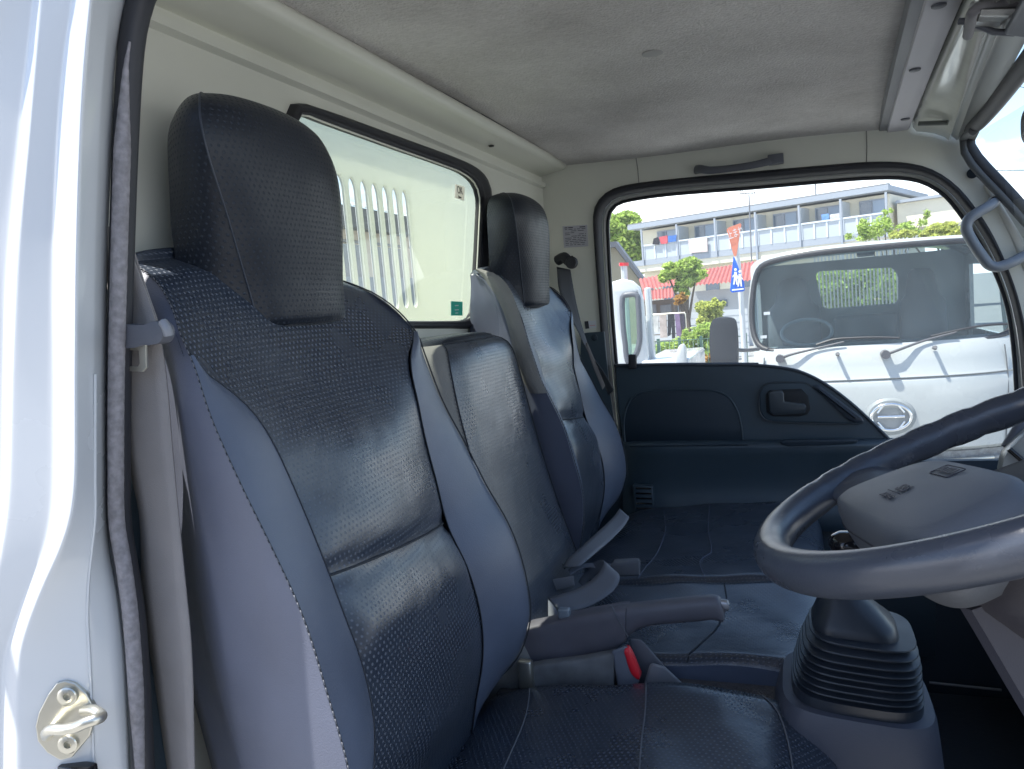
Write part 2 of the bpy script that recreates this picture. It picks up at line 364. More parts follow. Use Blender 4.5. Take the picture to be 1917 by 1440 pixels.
# --- door seal
sealc = [(330, -150), (292, -60), (264, 0), (247, 80), (236, 250), (228, 480), (223, 700), (222, 900), (224, 980), (236, 1060), (250, 1150), (258, 1250), (263, 1340), (268, 1440), (272, 1560), (276, 1700)]
sp = cr([P(a, b, y=.452) for a, b in sealc], 70)
seal = tube('door_seal', sp, .0112, M['black'], cab, seg=14, flat=(1.0, .8), upv=(.7, -.7, 0))
fc = [(243, 78), (236, 130), (230, 250), (223, 480), (218, 700), (217, 880), (219, 980), (232, 1060), (244, 1150), (252, 1250), (257, 1340), (262, 1440), (266, 1600)]
fp = cr([P(a, b, y=.4435) for a, b in fc], 260)
fr_ = [.0008 + min(1, (262 - i) / 60) * .0052 * min(1, i / 30) + .0001 * math.sin(i * 1.7) for i in range(260)]
tube('seal_fabric_strip', fp, fr_, M['fabricseal'], seal, seg=10, upv=(.7, -.7, 0))
# --- striker
def on_jamb(px, py): return P(px, py, y=.418)
jn = V((.40, -.92, 0)).normalized(); ju = V((.92, .40, 0)).normalized()
sc0 = on_jamb(122, 1348) + jn * .008
stp = [(122, 1275), (140, 1280), (160, 1298), (175, 1325), (176, 1350), (168, 1378), (150, 1400), (135, 1418), (112, 1424), (88, 1410), (70, 1388), (66, 1360), (72, 1335), (90, 1300), (105, 1280)]
def jamb_pt(px, py, off=0.0):
    r = ray(px, py); q = sc0 + jn * off; t = (q - EYE).dot(jn) / r.dot(jn); return EYE + r * t
st = plate('door_striker', [jamb_pt(a, b, .0) for a, b in stp], [], jn * -.006, M['steel'], cab, bevel=.001)
lp = [jamb_pt(88, 1378, .001), jamb_pt(88, 1372, .012), jamb_pt(98, 1366, .02), jamb_pt(118, 1366, .024), jamb_pt(140, 1362, .026), jamb_pt(163, 1352, .028), jamb_pt(183, 1346, .026), jamb_pt(190, 1340, .018), jamb_pt(176, 1330, .010), jamb_pt(158, 1330, .001)]
tube('striker_loop', cr(lp, 36), .0042, M['steel'], st, seg=12)
for a, b in ((125, 1305), (126, 1395)):
    rr = [sup(jamb_pt(a, b, h), ju, Z, q, q, 24, 2) for h, q in ((0, .0078), (.002, .0075), (.0028, .0062), (.0030, .0030), (.0005, .0027), (.0003, .0005))]
    sw = rings('screw', rr, M['steel'], st)
box('door_switch', jamb_pt(150, 1450) - V((.02, .004, .012)), jamb_pt(176, 1432) + V((0, .004, 0)), M['gloss'], cab, bevel=.002)
# --- rear wall with window hole
def XRp(a, b, dx=0.0): return P(a, b, x=XR + dx)
wo = [(552, 197), (580, 204), (640, 224), (740, 260), (840, 296), (880, 314), (902, 334), (912, 362), (912, 420), (905, 500), (897, 580), (893, 603), (880, 612), (840, 613), (700, 613), (580, 613), (556, 606), (546, 580), (540, 400), (534, 240), (536, 210)]
wi = [(566, 214), (600, 226), (660, 248), (740, 277), (830, 309), (868, 325), (890, 345), (898, 370), (897, 420), (893, 500), (888, 575), (883, 592), (868, 600), (840, 602), (700, 602), (588, 602), (570, 596), (560, 578), (555, 400), (550, 245), (554, 222)]
def close(c, n): return cr([c[-1]] + c + [c[0], c[1]], n + 40)[0:]
def loopcr(c, n):
    k = len(c); big = cr(c + c + c, n * 3 + 1); return big[n:2 * n]
wo3 = loopcr([XRp(a, b) for a, b in wo], 90); wi3 = loopcr([XRp(a, b, .004) for a, b in wi], 90)
wall = plate('rear_wall', [V((XR, .50, .7)), V((XR, YW, .7)), V((XR, YW, 2.16)), V((XR, .50, 2.16))], [wo3], (-.02, 0, 0), M['cabwhite'], cab)
mid = [a.lerp(b, .5) + V((.004, 0, 0)) for a, b in zip(wo3, wi3)]
rw = plate('rear_window', loopcr([XRp(a, b, -.01) for a, b in wo], 90), [], (-.004, 0, 0), M['rearglass'], cab)
n_ = 90; prof = []
for i in range(n_):
    a, b = wo3[i], wi3[i]; d = b - a; prof.append([a + V((0, 0, 0)) - d * .25, a + V((.010, 0, 0)) - d * .05, a + d * .35 + V((.013, 0, 0)), a + d * .6 + V((.006, 0, 0)), a + d * .68 + V((.008, 0, 0)), b + V((.004, 0, 0)), b + V((-.010, 0, 0))])
prof.append(prof[0]); grid('window_seal', prof, M['black'], rw)
ch = []
for i in range(n_):
    a, b = wo3[i], wi3[i]; d = b - a; ch.append(a + d * 1.03 + V((.0005, 0, 0)))
tube('bright_bead', ch, .0016, M['cabwhite'], rw, seg=8, closed=True)
# stickers on the rear glass
def quadpl(name, pts, thick, mt, parent): return plate(name, pts, [], thick, mt, parent)
s1 = quadpl('sticker', [XRp(a, b, -.006) for a, b in ((853, 345), (870, 350), (869, 376), (852, 370))], (-.001, 0, 0), M['film'], rw)
text('sticker_text', 'OK', .020, XRp(861, 357, -.0055), -Y * -1, Z, M['ink'], s1, w_=.9)
text('sticker_small_text', 'Japan', .007, XRp(861, 369, -.0055), Y, Z, M['ink'], s1)
s2 = quadpl('sticker', [XRp(a, b, -.006) for a, b in ((845, 564), (866, 565), (866, 591), (845, 591))], (-.001, 0, 0), M['greenfilm'], rw)
s2['label'] = 'square green sticker low on the rear glass'; s1['label'] = 'white sticker reading OK high on the rear glass'
for k, (h, wd) in enumerate(((572, .8), (580, .9), (586, .6))): box('print_line', XRp(855, h, -.0055) - V((0, .010 * wd, .0012)), XRp(855, h, -.0055) + V((.0004, .010 * wd, .0008)), M['sticker'], s2)
# pressed ridge along the wall, beam above it
rd = []
for (ax, az) in ((0, .0), (.010, .003), (.010, .013), (0, .016)):
    rd.append([V((XR + ax, .50, 2.055 + az)), V((XR + ax, YW - .002, 2.046 + az))])
grid('wall_ridge', rd, M['cabwhite'], wall, crease=60)
bp = [(XR - .002, 2.074), (-.57, 2.0755), (-.545, 2.080), (-.520, 2.0835), (-.510, 2.0845), (-.507, 2.089), (-.506, 2.096), (-.510, 2.103), (-.53, 2.112)]
grid('rear_roof_beam', [[V((a, .44, b + .005)), V((a, 1.2, b + .003)), V((a, YW - .012, b)), V((a - .012, YW - .004, b - .0))] for a, b in bp], M['cabwhite'], cab)
def disc(name, c, nrm, r, mt, parent, h=.002, e=2, u=None):
    nrm = V(nrm).normalized(); u = V(u) if u is not None else nrm.orthogonal().normalized(); v = nrm.cross(u)
    return rings(name, [sup(V(c) + nrm * q, u, v, r * s, r * s, 24, e) for q, s in ((0, 1), (h * .7, 1), (h, .85), (h * 1.05, .02))], mt, parent)
disc('beam_hole', P(920, 273, z=2.0795), (0, 0, -1), .0055, M['gloss'], cab, h=.002)
# --- headliner
HZ = 2.104
def hz(x, y): return HZ - .026 * max(0, (x + .5) / .72) ** 1.2 + .010 * math.sin((y - .45) / 1.45 * math.pi) + .003 * math.sin(x * 9 + y * 4)
rows = []
for i in range(31):
    y = .40 + (YW - .004 - .40) * i / 30
    xf = .212 + .055 * (y - 1.87)
    rows.append([V((-.52 + (xf + .52) * j / 24, y, hz(-.52 + (xf + .52) * j / 24, y) - (.010 * (i / 30) ** 8))) for j in range(25)])
hl = mat('headliner_fabric', (.30, .295, .275), .95, bump=(260, 1, .003))
_n = hl.node_tree.nodes; _l = hl.node_tree.links
_t = _n.new('ShaderNodeTexCoord'); _m = _n.new('ShaderNodeMapping'); _m.inputs['Scale'].default_value = (1, 2.6, 1); _q = _n.new('ShaderNodeTexNoise'); _q.inputs['Scale'].default_value = 95; _q.inputs['Detail'].default_value = 6; _q.inputs['Roughness'].default_value = .7
_q2 = _n.new('ShaderNodeTexNoise'); _q2.inputs['Scale'].default_value = 6; _q2.inputs['Detail'].default_value = 4
_r = _n.new('ShaderNodeValToRGB'); _r.color_ramp.elements[0].position = .25; _r.color_ramp.elements[0].color = (.31, .29, .275, 1); _r.color_ramp.elements[1].position = .75; _r.color_ramp.elements[1].color = (.72, .695, .67, 1)
_a = _n.new('ShaderNodeMath'); _a.operation = 'MULTIPLY_ADD'; _a.inputs[1].default_value = .5; _b = _n.new('ShaderNodeMath'); _b.operation = 'MULTIPLY'; _b.inputs[1].default_value = .5
_l.new(_t.outputs['Object'], _m.inputs[0]); _l.new(_m.outputs[0], _q.inputs['Vector']); _l.new(_t.outputs['Object'], _q2.inputs['Vector'])
_l.new(_q.outputs['Fac'], _b.inputs[0]); _l.new(_q2.outputs['Fac'], _a.inputs[0]); _l.new(_b.outputs[0], _a.inputs[2]); _l.new(_a.outputs[0], _r.inputs[0]); _l.new(_r.outputs[0], _n['Principled BSDF'].inputs['Base Color'])
head = grid('roof_lining', rows, hl, cab, flip=True)
for a, b, r in ((1222, 107, .0155), (1310, 231, .012)):
    c = P(a, b, z=HZ - .006); disc('lining_button', V((c.x, c.y, hz(c.x, c.y) + .0003)), (0, 0, -1), r, mat('button', (.36, .35, .34), .8), head, h=.0025)
# --- front header: strip, panel, channel (swept along Y, bowed forward)
def bow(y): return .045 * (1 - ((y - 1.17) / .73) ** 2)
def hdr(name, prof, mt, parent, **k):
    """profile points (x, z, how far the edge swings back towards the driver's side)"""
    ys = [.40 + (YW - .006 - .40) * i / 24 for i in range(25)]
    return grid(name, [[V((a + s * (y - 1.87), y, b + .010 * math.sin((y - .45) / 1.45 * math.pi))) for y in ys] for a, b, s in prof], mt, parent, crease=50, **k)
hdr('headliner_edge_trim', [(.192, 2.078, .055), (.195, 2.066, .055), (.211, 2.0645, .055)], M['grayplastic2'], cab)
strip = hdr('header_strip', [(.209, 2.066, .055), (.211, 2.0605, .055), (.235, 2.060, .055), (.250, 2.0605, .056), (.254, 2.064, .057), (.254, 2.08, .057)], M['trimgray'], cab)
for a, b in ((1758, 20), (1713, 137), (1695, 222)):
    c_ = P(a, b, z=2.063); disc('trim_screw', V((c_.x, c_.y, 2.060 + .010 * math.sin((c_.y - .45) / 1.45 * math.pi))), (0, 0, -1), .0085, M['grayplastic'], strip, h=.003)
hp = hdr('header_panel', [(.257, 2.085, .058), (.260, 2.064, .06), (.266, 2.054, .065), (.278, 2.051, .075), (.300, 2.044, .095), (.318, 2.034, .11), (.325, 2.026, .118), (.330, 2.030, .118)], M['hdrwhite'], cab)
hdr('header_channel', [(.328, 2.034, .118), (.334, 2.031, .118), (.340, 2.024, .12), (.348, 2.026, .12), (.362, 2.017, .12), (.372, 2.014, .12)], mat('channel_paint', (.30, .31, .29), .3), cab)
disc('header_hole', P(1826, 121, z=2.052), (.45, 0, -1), .0058, M['gloss'], hp, h=.001)
a_, b_ = P(1720, 232, z=2.046), P(1774, 230, z=2.036)
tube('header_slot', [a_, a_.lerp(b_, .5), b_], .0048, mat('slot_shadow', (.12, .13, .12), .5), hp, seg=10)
# --- far side frame with door opening
so_ = [(1164, 1060), (1158, 960), (1148, 860), (1139, 760), (1128, 640), (1119, 520), (1113, 430), (1113, 402), (1118, 384), (1132, 366), (1160, 352), (1230, 341), (1400, 325), (1560, 311), (1630, 306), (1690, 307), (1740, 318), (1785, 346), (1822, 388), (1856, 440), (1884, 500), (1905, 560), (1922, 640), (1932, 740), (1938, 860), (1944, 1060)]
si_ = [(1190, 1060), (1178, 960), (1168, 860), (1160, 760), (1151, 660), (1142, 540), (1137, 440), (1137, 412), (1142, 394), (1154, 382), (1180, 374), (1250, 364), (1400, 352), (1560, 338), (1630, 333), (1690, 333), (1732, 342), (1770, 366), (1802, 405), (1836, 456), (1866, 514), (1886, 570), (1898, 640), (1905, 740), (1908, 860), (1912, 1060)]
so3 = cr([P(a, b, y=YW) for a, b in so_], 120); si3 = cr([P(a, b, y=YW + .02) for a, b in si_], 120)
top = [(1015, 345), (1062, 306), (1300, 279), (1660, 238), (1760, 232), (1795, 237), (1797, 262), (1810, 290), (1843, 330), (1880, 372), (1917, 413), (1990, 500), (2060, 620), (2130, 800), (2170, 1060)]
tp3 = [V((XR, YW, 1.0)), V((XR, YW, 2.13)), V((.15, YW, 2.10))] + [P(a, b, y=YW) for a, b in top[4:]]
sf = plate('side_frame', [V((XR - .01, YW, .8))] + [V((XR - .01, YW, 2.14)), V((.30, YW, 2.12))] + [P(a, b, y=YW) for a, b in top[5:]] + [V((so3[-1].x + .0, YW, .8)), V((so3[0].x, YW, .8))][:0] + [V((.62, YW, .8))], [so3 + [V((so3[-1].x, YW, .85)), V((so3[0].x, YW, .85))]], (0, .03, 0), M['cabwhite'], cab)
prof = []
for i in range(120):
    a, b = so3[i], si3[i]; d = b - a
    prof.append([a - d * .12 + V((0, .002, 0)), a + d * .02 + V((0, -.010, 0)), a + d * .22 + V((0, -.015, 0)), a + d * .45 + V((0, -.012, 0)), a + d * .60 + V((0, .002, 0))])
grid('door_opening_seal', prof, M['black'], sf)
# seams pressed in the side rail
for a, b, c, d in ((1190, 292, 1196, 343), (1622, 244, 1622, 305)):
    tube('panel_seam', [P(a, b, y=YW - .0003), P((a + c) / 2 + 1, (b + d) / 2, y=YW - .0003), P(c, d, y=YW - .0003)], .0011, mat('seam_line', (.22, .22, .20), .7), sf, seg=6)
# a-pillar pressings and plug
disc('pillar_plug', P(1820, 325, y=YW - .001), (0, -1, 0), .0105, M['doortrim2'], sf, h=.003)
pr = [P(a, b, y=YW - .001) for a, b in ((1845, 345), (1875, 395), (1905, 450), (1935, 520), (1965, 600))]
tube('pillar_pressing', cr(pr, 20), [.004 + .012 * i / 19 for i in range(20)], M['cabwhite'], sf, seg=12, flat=(.5, 1), upv=(0, 1, 0))
# windshield seal + glass
wsl = [(2060, -80), (1990, 25), (1950, 80), (1905, 140), (1862, 196), (1830, 232), (1813, 245), (1808, 258), (1818, 284), (1840, 312), (1880, 354), (1917, 395), (1990, 480), (2060, 600), (2130, 780), (2160, 960)]
def wpt(a, b, i):
    if i < 6: return P(a, b, z=2.018 - .004 * (6 - i) * 0)
    return P(a, b, y=YW - .03)
wc = cr([wpt(a, b, i) for i, (a, b) in enumerate(wsl)], 70)
wseal = tube('windshield_seal', wc, .0135, M['black'], cab, seg=12)
tube('windshield_trim', [p + V((-.008, -.006, -.012)) for p in wc[30:]], .008, mat('seal_grey', (.07, .075, .08), .5), wseal, seg=10)
wg = []
for i in range(12):
    z = 2.03 - i * .085; xb = .372 + (2.03 - z) * .34
    wg.append([V((xb + bow(.40 + 1.48 * j / 16) * 1.0, .40 + 1.48 * j / 16, z)) for j in range(17)])
grid('windshield', wg, M['clear'], cab)
# --- passenger door
door = thing('passenger_door', 'dark trimmed far door with its window shut, beyond the seats', 'truck door')
gl3 = [P(a, b, y=YW + .035) for a, b in ((1120, 700), (1110, 380), (1180, 345), (1640, 310), (1760, 330), (1850, 430), (1915, 560), (1935, 700), (1940, 1100), (1120, 1100))]
plate('door_window', gl3, [], (0, .004, 0), M['doorglass'], door)
prof = []
for i in range(120):
    a, b = so3[i], si3[i]; d = b - a
    prof.append([a + d * .35 + V((0, .028, 0)), a + d * .62 + V((0, .012, 0)), a + d * .72 + V((0, .010, 0)), a + d * .95 + V((0, .012, 0)), a + d * 1.0 + V((0, .03, 0))])
dfm = grid('door_frame', prof, mat('door_frame_paint', (.42, .42, .39), .4), door)
tube('glass_run', [b + V((0, .008, 0)) for b in si3], .0042, M['black'], dfm, seg=8)
YD = 1.872
def D(a, b, o=0.0): return P(a, b, y=YD + o)
dt = [(1153, 684), (1250, 683), (1340, 683), (1400, 683), (1450, 687), (1495, 695), (1540, 716), (1590, 752), (1640, 798), (1676, 836), (1706, 884), (1730, 950), (1745, 1030), (1752, 1120), (1752, 1230), (1215, 1230), (1190, 1050), (1172, 900), (1162, 790), (1155, 730)]
plate('door_trim', [D(a, b) for a, b in dt], [], (0, .045, 0), M['doortrim'], door, bevel=.008, smooth=True)
trim = door.children[-1]
tube('trim_top_edge', cr([D(a, b, -.001) for a, b in dt[:13]], 60), .0035, mat('trim_edge', (.05, .06, .075), .35), trim, seg=8)
# inset panel
ip = [(1170, 828), (1168, 790), (1176, 757), (1196, 737), (1235, 731), (1330, 731), (1362, 742), (1380, 768), (1388, 800), (1391, 828)]
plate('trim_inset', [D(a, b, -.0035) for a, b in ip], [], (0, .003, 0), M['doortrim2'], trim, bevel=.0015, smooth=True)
tube('inset_edge', cr([D(a, b, -.003) for a, b in ip], 40), .0022, M['doortrim'], trim, seg=8)
# armrest ledge and lower bulge
led = []
for k, (py_l, o) in enumerate(((826, 0), (829, -.022), (834, -.034), (842, -.037), (856, -.030), (890, -.018), (915, -.014), (935, -.020), (960, -.034), (985, -.040), (1000, -.03))):
    led.append([D(a, py_l + (a - 1170) * -.012, o * (min(1, (a - 1165) / 30)) * (1 if a < 1600 else max(.15, 1 - (a - 1600) / 110))) for a in (1166, 1180, 1200, 1260, 1340, 1420, 1500, 1560, 1600, 1640, 1672, 1700)])
grid('armrest', led, M['doortrim'], trim)
tube('armrest_groove', [D(1180, 836, -.036), D(1300, 834, -.0365), D(1400, 833, -.036)], .0018, M['doortrim2'], trim, seg=6)
pk = [(1463, 832), (1462, 826), (1475, 824), (1595, 822), (1607, 824), (1604, 829), (1590, 831), (1540, 834), (1475, 836)]
plate('switch_blank', [D(a, b, -.040) for a, b in pk], [], (0, .012, 0), M['doortrim2'], trim, bevel=.002, smooth=True)
# handle bezel
bz = [(1422, 738), (1428, 724), (1442, 717), (1500, 716), (1512, 719), (1616, 790), (1605, 794), (1450, 790), (1432, 785), (1422, 770)]
bez = plate('handle_bezel', [D(a, b, -.010) for a, b in bz], [], (0, .009, 0), M['doortrim'], trim, bevel=.003, smooth=True)
tube('bezel_rim', loopcr([D(a, b, -.010) for a, b in bz], 60), .0015, mat('rim', (.04, .048, .058), .4), bez, seg=6, closed=True)
cup = [(1433, 740), (1440, 731), (1500, 728), (1513, 742), (1517, 766), (1512, 776), (1497, 780), (1446, 780), (1435, 772)]
plate('handle_cup', [D(a, b, -.0125) for a, b in cup], [], (0, .004, 0), mat('cup_dark', (.006, .007, .01), .6), bez, bevel=.002, smooth=True)
dh = thing('x', '', ''); bpy.data.objects.remove(dh)
lv = [(1438, 735), (1446, 731), (1464, 731), (1468, 738), (1468, 752), (1506, 756), (1510, 762), (1507, 774), (1450, 778), (1440, 772)]
plate('door_handle', [D(a, b, -.020) for a, b in lv], [], (0, .008, 0), mat('handle_plastic', (.045, .055, .065), .3), bez, bevel=.003, smooth=True)
hr = [(1520, 722), (1534, 722), (1614, 782), (1618, 790), (1600, 792), (1588, 786)]
plate('corner_grille', [D(a, b, -.016) for a, b in hr], [], (0, .008, 0), mat('grille_plastic', (.035, .045, .06), .3), bez, bevel=.003, smooth=True)
tube('grille_slot', [D(1532, 729, -.017), D(1570, 758, -.017), D(1602, 783, -.017)], .0028, M['gloss'], bez, seg=6)
# vent slots low beside the seat
vb = plate('speaker_grille', [D(a, b, -.03) for a, b in ((1184, 908), (1222, 910), (1226, 978), (1190, 980))], [], (0, .03, 0), M['doortrim'], trim, bevel=.003, smooth=True)
for k in range(7):
    y0 = 914 + k * 9.4; tube('vent_slot', [D(1190 + k * .6, y0, -.0305), D(1219 + k * .6, y0 + 1, -.0305)], .0022, M['gloss'], vb, seg=6)
bd = [D(a, b, -.022) for a, b in ((1176, 664), (1190, 664), (1191, 691), (1176, 691))]
plate('lock_button', bd, [], (0, .014, 0), M['black'], door, bevel=.002, smooth=True)
tube('sill_seal', [D(1150, 684, .02), D(1280, 682, .02), D(1420, 682, .02)], .004, M['black'], door, seg=8)
# --- far pillar fittings
lbl = plate('maintenance_label', [P(a, b, y=YW - .002) for a, b in ((1053, 424), (1099, 421), (1101, 461), (1056, 464))], [], (0, .0015, 0), mat('label_paper', (.46, .46, .50), .6), sf)
rnd = random.Random(3)
for k in range(11):
    yy = 427 + k * 3.25; x0 = 1057 + k * .2; 
    seg_ = x0
    while seg_ < 1096:
        e = min(seg_ + rnd.uniform(3, 12), 1097)
        if rnd.random() < .8:
            a = P(seg_, yy - (seg_ - 1057) * .065, y=YW - .0026); b = P(e, yy - (e - 1057) * .065, y=YW - .0026)
            tube('print_line', [a, b], .0008 if k else .0014, M['ink'], lbl, seg=4)
        seg_ = e + rnd.uniform(1, 3)
l2 = plate('small_label', [P(a, b, y=YW - .002) for a, b in ((1094, 602), (1115, 600), (1117, 614), (1096, 616))], [], (0, .0015, 0), M['sticker'], sf)
plate('label_block', [P(a, b, y=YW - .003) for a, b in ((1094, 602), (1101, 601), (1103, 615), (1096, 616))], [], (0, .001, 0), M['ink'], l2)
tube('print_line', [P(1104, 610, y=YW - .003), P(1114, 609, y=YW - .003)], .0006, M['red'], l2, seg=4)
plate('pillar_lower_trim', [P(a, b, y=YW - .012) for a, b in ((1088, 625), (1098, 623), (1131, 621), (1140, 720), (1165, 900), (1175, 1000), (1100, 1000), (1080, 800))], [], (0, .011, 0), M['doortrim'], sf, bevel=.003)
disc('trim_plug', P(1113, 632, y=YW - .012), (0, -1, 0), .008, M['doortrim2'], sf, h=.003)
# roof handle
hc = [(1297, 323), (1300, 312), (1330, 313), (1370, 309), (1430, 301), (1436, 292), (1462, 288), (1466, 291), (1465, 303), (1440, 309), (1380, 317), (1320, 325)]
gh = cr([P(1303, 318, y=YW - .008), P(1312, 317, y=YW - .028), P(1330, 319, y=YW - .034), P(1370, 315, y=YW - .036), P(1410, 309, y=YW - .034), P(1440, 302, y=YW - .030), P(1455, 298, y=YW - .020), P(1462, 296, y=YW - .006)], 40)
rh = tube('roof_handle', gh, [.0105 - .0020 * math.sin(math.pi * i / 39) for i in range(40)], M['grayplastic'], cab, seg=12, flat=(1, .55), upv=(0, .3, 1)); rh['label'] = 'slim grey grab handle over the far window'
box('handle_cap', P(1452, 297, y=YW - .034) - V((.017, .0, .010)), P(1452, 297, y=YW - .034) + V((.017, .030, .011)), M['grayplastic'], rh, bevel=.003)
# pillar grab handle
pg = cr([P(1862, 378, y=YW - .012), P(1850, 387, y=YW - .05), P(1826, 401, y=YW - .062), P(1813, 412, y=YW - .064), P(1809, 428, y=YW - .065), P(1820, 452, y=YW - .065), P(1840, 482, y=YW - .065), P(1852, 496, y=YW - .064), P(1868, 500, y=YW - .062), P(1892, 492, y=YW - .055), P(1912, 482, y=YW - .03), P(1925, 475, y=YW - .006)], 60)
ph = tube('pillar_handle', pg, .0135, mat('handle_grey', (.17, .19, .215), .38, bump=(900, .2, .0005)), cab, seg=14, flat=(1, .8), upv=(0, 1, 0)); ph['label'] = 'thick grey grab handle on the windscreen pillar'
disc('handle_bolt', P(1861, 377, y=YW - .024), (0, -1, 0), .009, M['gloss'], ph, h=.004)
rings('bolt_ring', [sup(P(1861, 377, y=YW - .018 - h), X, Z, r_, r_, 24, 2) for h, r_ in ((-.017, .0125), (.004, .0125), (.008, .0118), (.008, .0095))], mat('bolt_ring', (.5, .5, .48), .25), ph)
# --- lamp, visor and mirror at the top right
lampb = P(1838, 30, z=2.045)
lm = thing('interior_lamp', 'ribbed clear cabin lamp on the front header', 'cabin lamp')
vis = mat('visor_grey', (.17, .165, .175), .6)
def HZp(a, b, z): return P(a, b, z=z)
hexa('lamp_housing', [HZp(1806, 60, 2.035), HZp(1895, 58, 2.035), HZp(1925, 8, 2.035), HZp(1822, 10, 2.035), HZp(1800, 52, 2.056), HZp(1890, 50, 2.056), HZp(1922, 0, 2.056), HZp(1816, 2, 2.056)], mat('lamp_base', (.45, .45, .43), .2), lm, bevel=.004)
hexa('lamp_lens', [HZp(1828, 41, 2.028), HZp(1876, 40, 2.028), HZp(1906, 16, 2.028), HZp(1836, 20, 2.028), HZp(1826, 40, 2.036), HZp(1875, 39, 2.036), HZp(1905, 15, 2.036), HZp(1834, 19, 2.036)], mat('lens_plastic', (.75, .76, .72), .12, coat=.6), lm, bevel=.002)
J = ([], [])
for k in range(20):
    t = k / 19; a = HZp(1831 + 44 * t, 40, 2.0275); b = HZp(1839 + 64 * t, 19 - 2 * t, 2.0275); tube('', [a, b], .0009, None, join=J, seg=5)
mesh('lens_ribs', J[0], J[1], mat('rib_plastic', (.5, .5, .48), .15), lm.children[1])
tube('lamp_bracket', cr([HZp(1812, 66, 2.03), HZp(1816, 45, 2.028), HZp(1822, 22, 2.03), HZp(1836, 12, 2.034), HZp(1880, 8, 2.036), HZp(1930, 2, 2.036)], 30), .006, vis, lm, seg=10)
sv = thing('sun_visor', 'grey sun visor edge folded up over the windscreen', 'sun visor')
hexa('visor_panel', [HZp(1880, 66, 2.016), HZp(1960, 78, 2.016), HZp(2100, -140, 2.016), HZp(1990, -140, 2.016), HZp(1878, 58, 2.03), HZp(1958, 68, 2.03), HZp(2098, -150, 2.03), HZp(1986, -150, 2.03)], M['grayplastic'], sv, bevel=.004)
tube('visor_arm', [HZp(1795, 40, 2.045), HZp(1812, 40, 2.042), HZp(1860, 60, 2.03), HZp(1900, 62, 2.025)], .004, M['grayplastic'], sv, seg=8)
rv = thing('rear_view_mirror', 'dark rounded mirror housing against the windscreen at the right edge', 'mirror')
mc = P(1940, 228, x=.33)
rings('mirror_housing', [sup(mc + X * q, Y, Z, .05 * s, .026 * s, 32, 3) for q, s in ((-.008, .9), (-.006, 1), (.004, 1), (.012, .85), (.016, .4))], M['grayplastic'], rv)
tube('mirror_stem', [mc + V((.01, 0, .02)), mc + V((.02, 0, .12))], .005, M['grayplastic'], rv, seg=8)
# --- near side roof rail, front pillar, roof skin, floor, dash (the rest of the shell)
tube('near_roof_rail', cr([P(330, -150, y=.46), V((-.38, .45, 2.075)), V((0, .44, 2.085)), V((.30, .44, 2.05)), V((.42, .46, 1.95)), V((.62, .46, 1.40)), V((.64, .46, .9))], 40), .03, M['cabwhite'], cab, seg=12)
box('roof_skin', (-.62, .40, 2.135), (.36, 1.93, 2.15), M['white'], cab, bevel=.005)
box('back_panel_inner', (-.66, .44, .6), (-.64, .50, 2.13), M['cabwhite'], cab)
box('inner_pillar_trim', (-.572, .475, .7), (-.50, .485, 1.70), M['doortrim'], cab, bevel=.002)
box('floor_panel', (-.60, .42, .78), (.66, 1.92, .80), M['floormat'], cab)
box('engine_cover', (-.57, .47, .80), (-.02, 1.84, 1.16), M['carpet'], cab, bevel=.02)
hexa('tunnel_carpet', [V((-.30, .90, 1.0)), V((.04, .90, 1.0)), V((.04, 1.04, 1.0)), V((-.30, 1.04, 1.0)), V((-.30, .90, 1.236)), V((.04, .90, 1.236)), V((.04, 1.04, 1.236)), V((-.30, 1.04, 1.236))], M['carpet'], cab, bevel=.01)
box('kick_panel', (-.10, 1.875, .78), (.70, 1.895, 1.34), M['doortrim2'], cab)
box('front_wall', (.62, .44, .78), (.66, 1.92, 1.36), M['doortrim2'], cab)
box('floor_rubber_mat', (.05, .45, .802), (.60, 1.86, .812), M['floormat'], cab, bevel=.004)
tube('mat_edge', [P(1740, 1278, z=.835), P(1875, 1292, z=.835)], .003, M['grayplastic2'], cab, seg=6)
dash = thing('dashboard', 'dark dashboard ahead of the steering wheel at the right edge', 'dashboard')
hexa('dash_body', [V((.42, .46, .98)), V((.62, .46, .98)), V((.62, 1.86, .98)), V((.42, 1.86, .98)), V((.36, .46, 1.30)), V((.62, .46, 1.38)), V((.62, 1.86, 1.36)), V((.36, 1.86, 1.28))], M['doortrim'], dash, bevel=.02)
# ================================================================== SEATS
def at_z(curve, z):
    c = curve
    if z >= c[0].z: a, b = c[0], c[1]
    elif z <= c[-1].z: a, b = c[-2], c[-1]
    else:
        for a, b in zip(c, c[1:]):
            if a.z >= z >= b.z: break
    t = (z - a.z) / (b.z - a.z) if abs(b.z - a.z) > 1e-9 else 0
    t = max(-3, min(4, t)); return a.lerp(b, t)
def curve(pts, n=60): return cr([V(p) for p in pts], n)
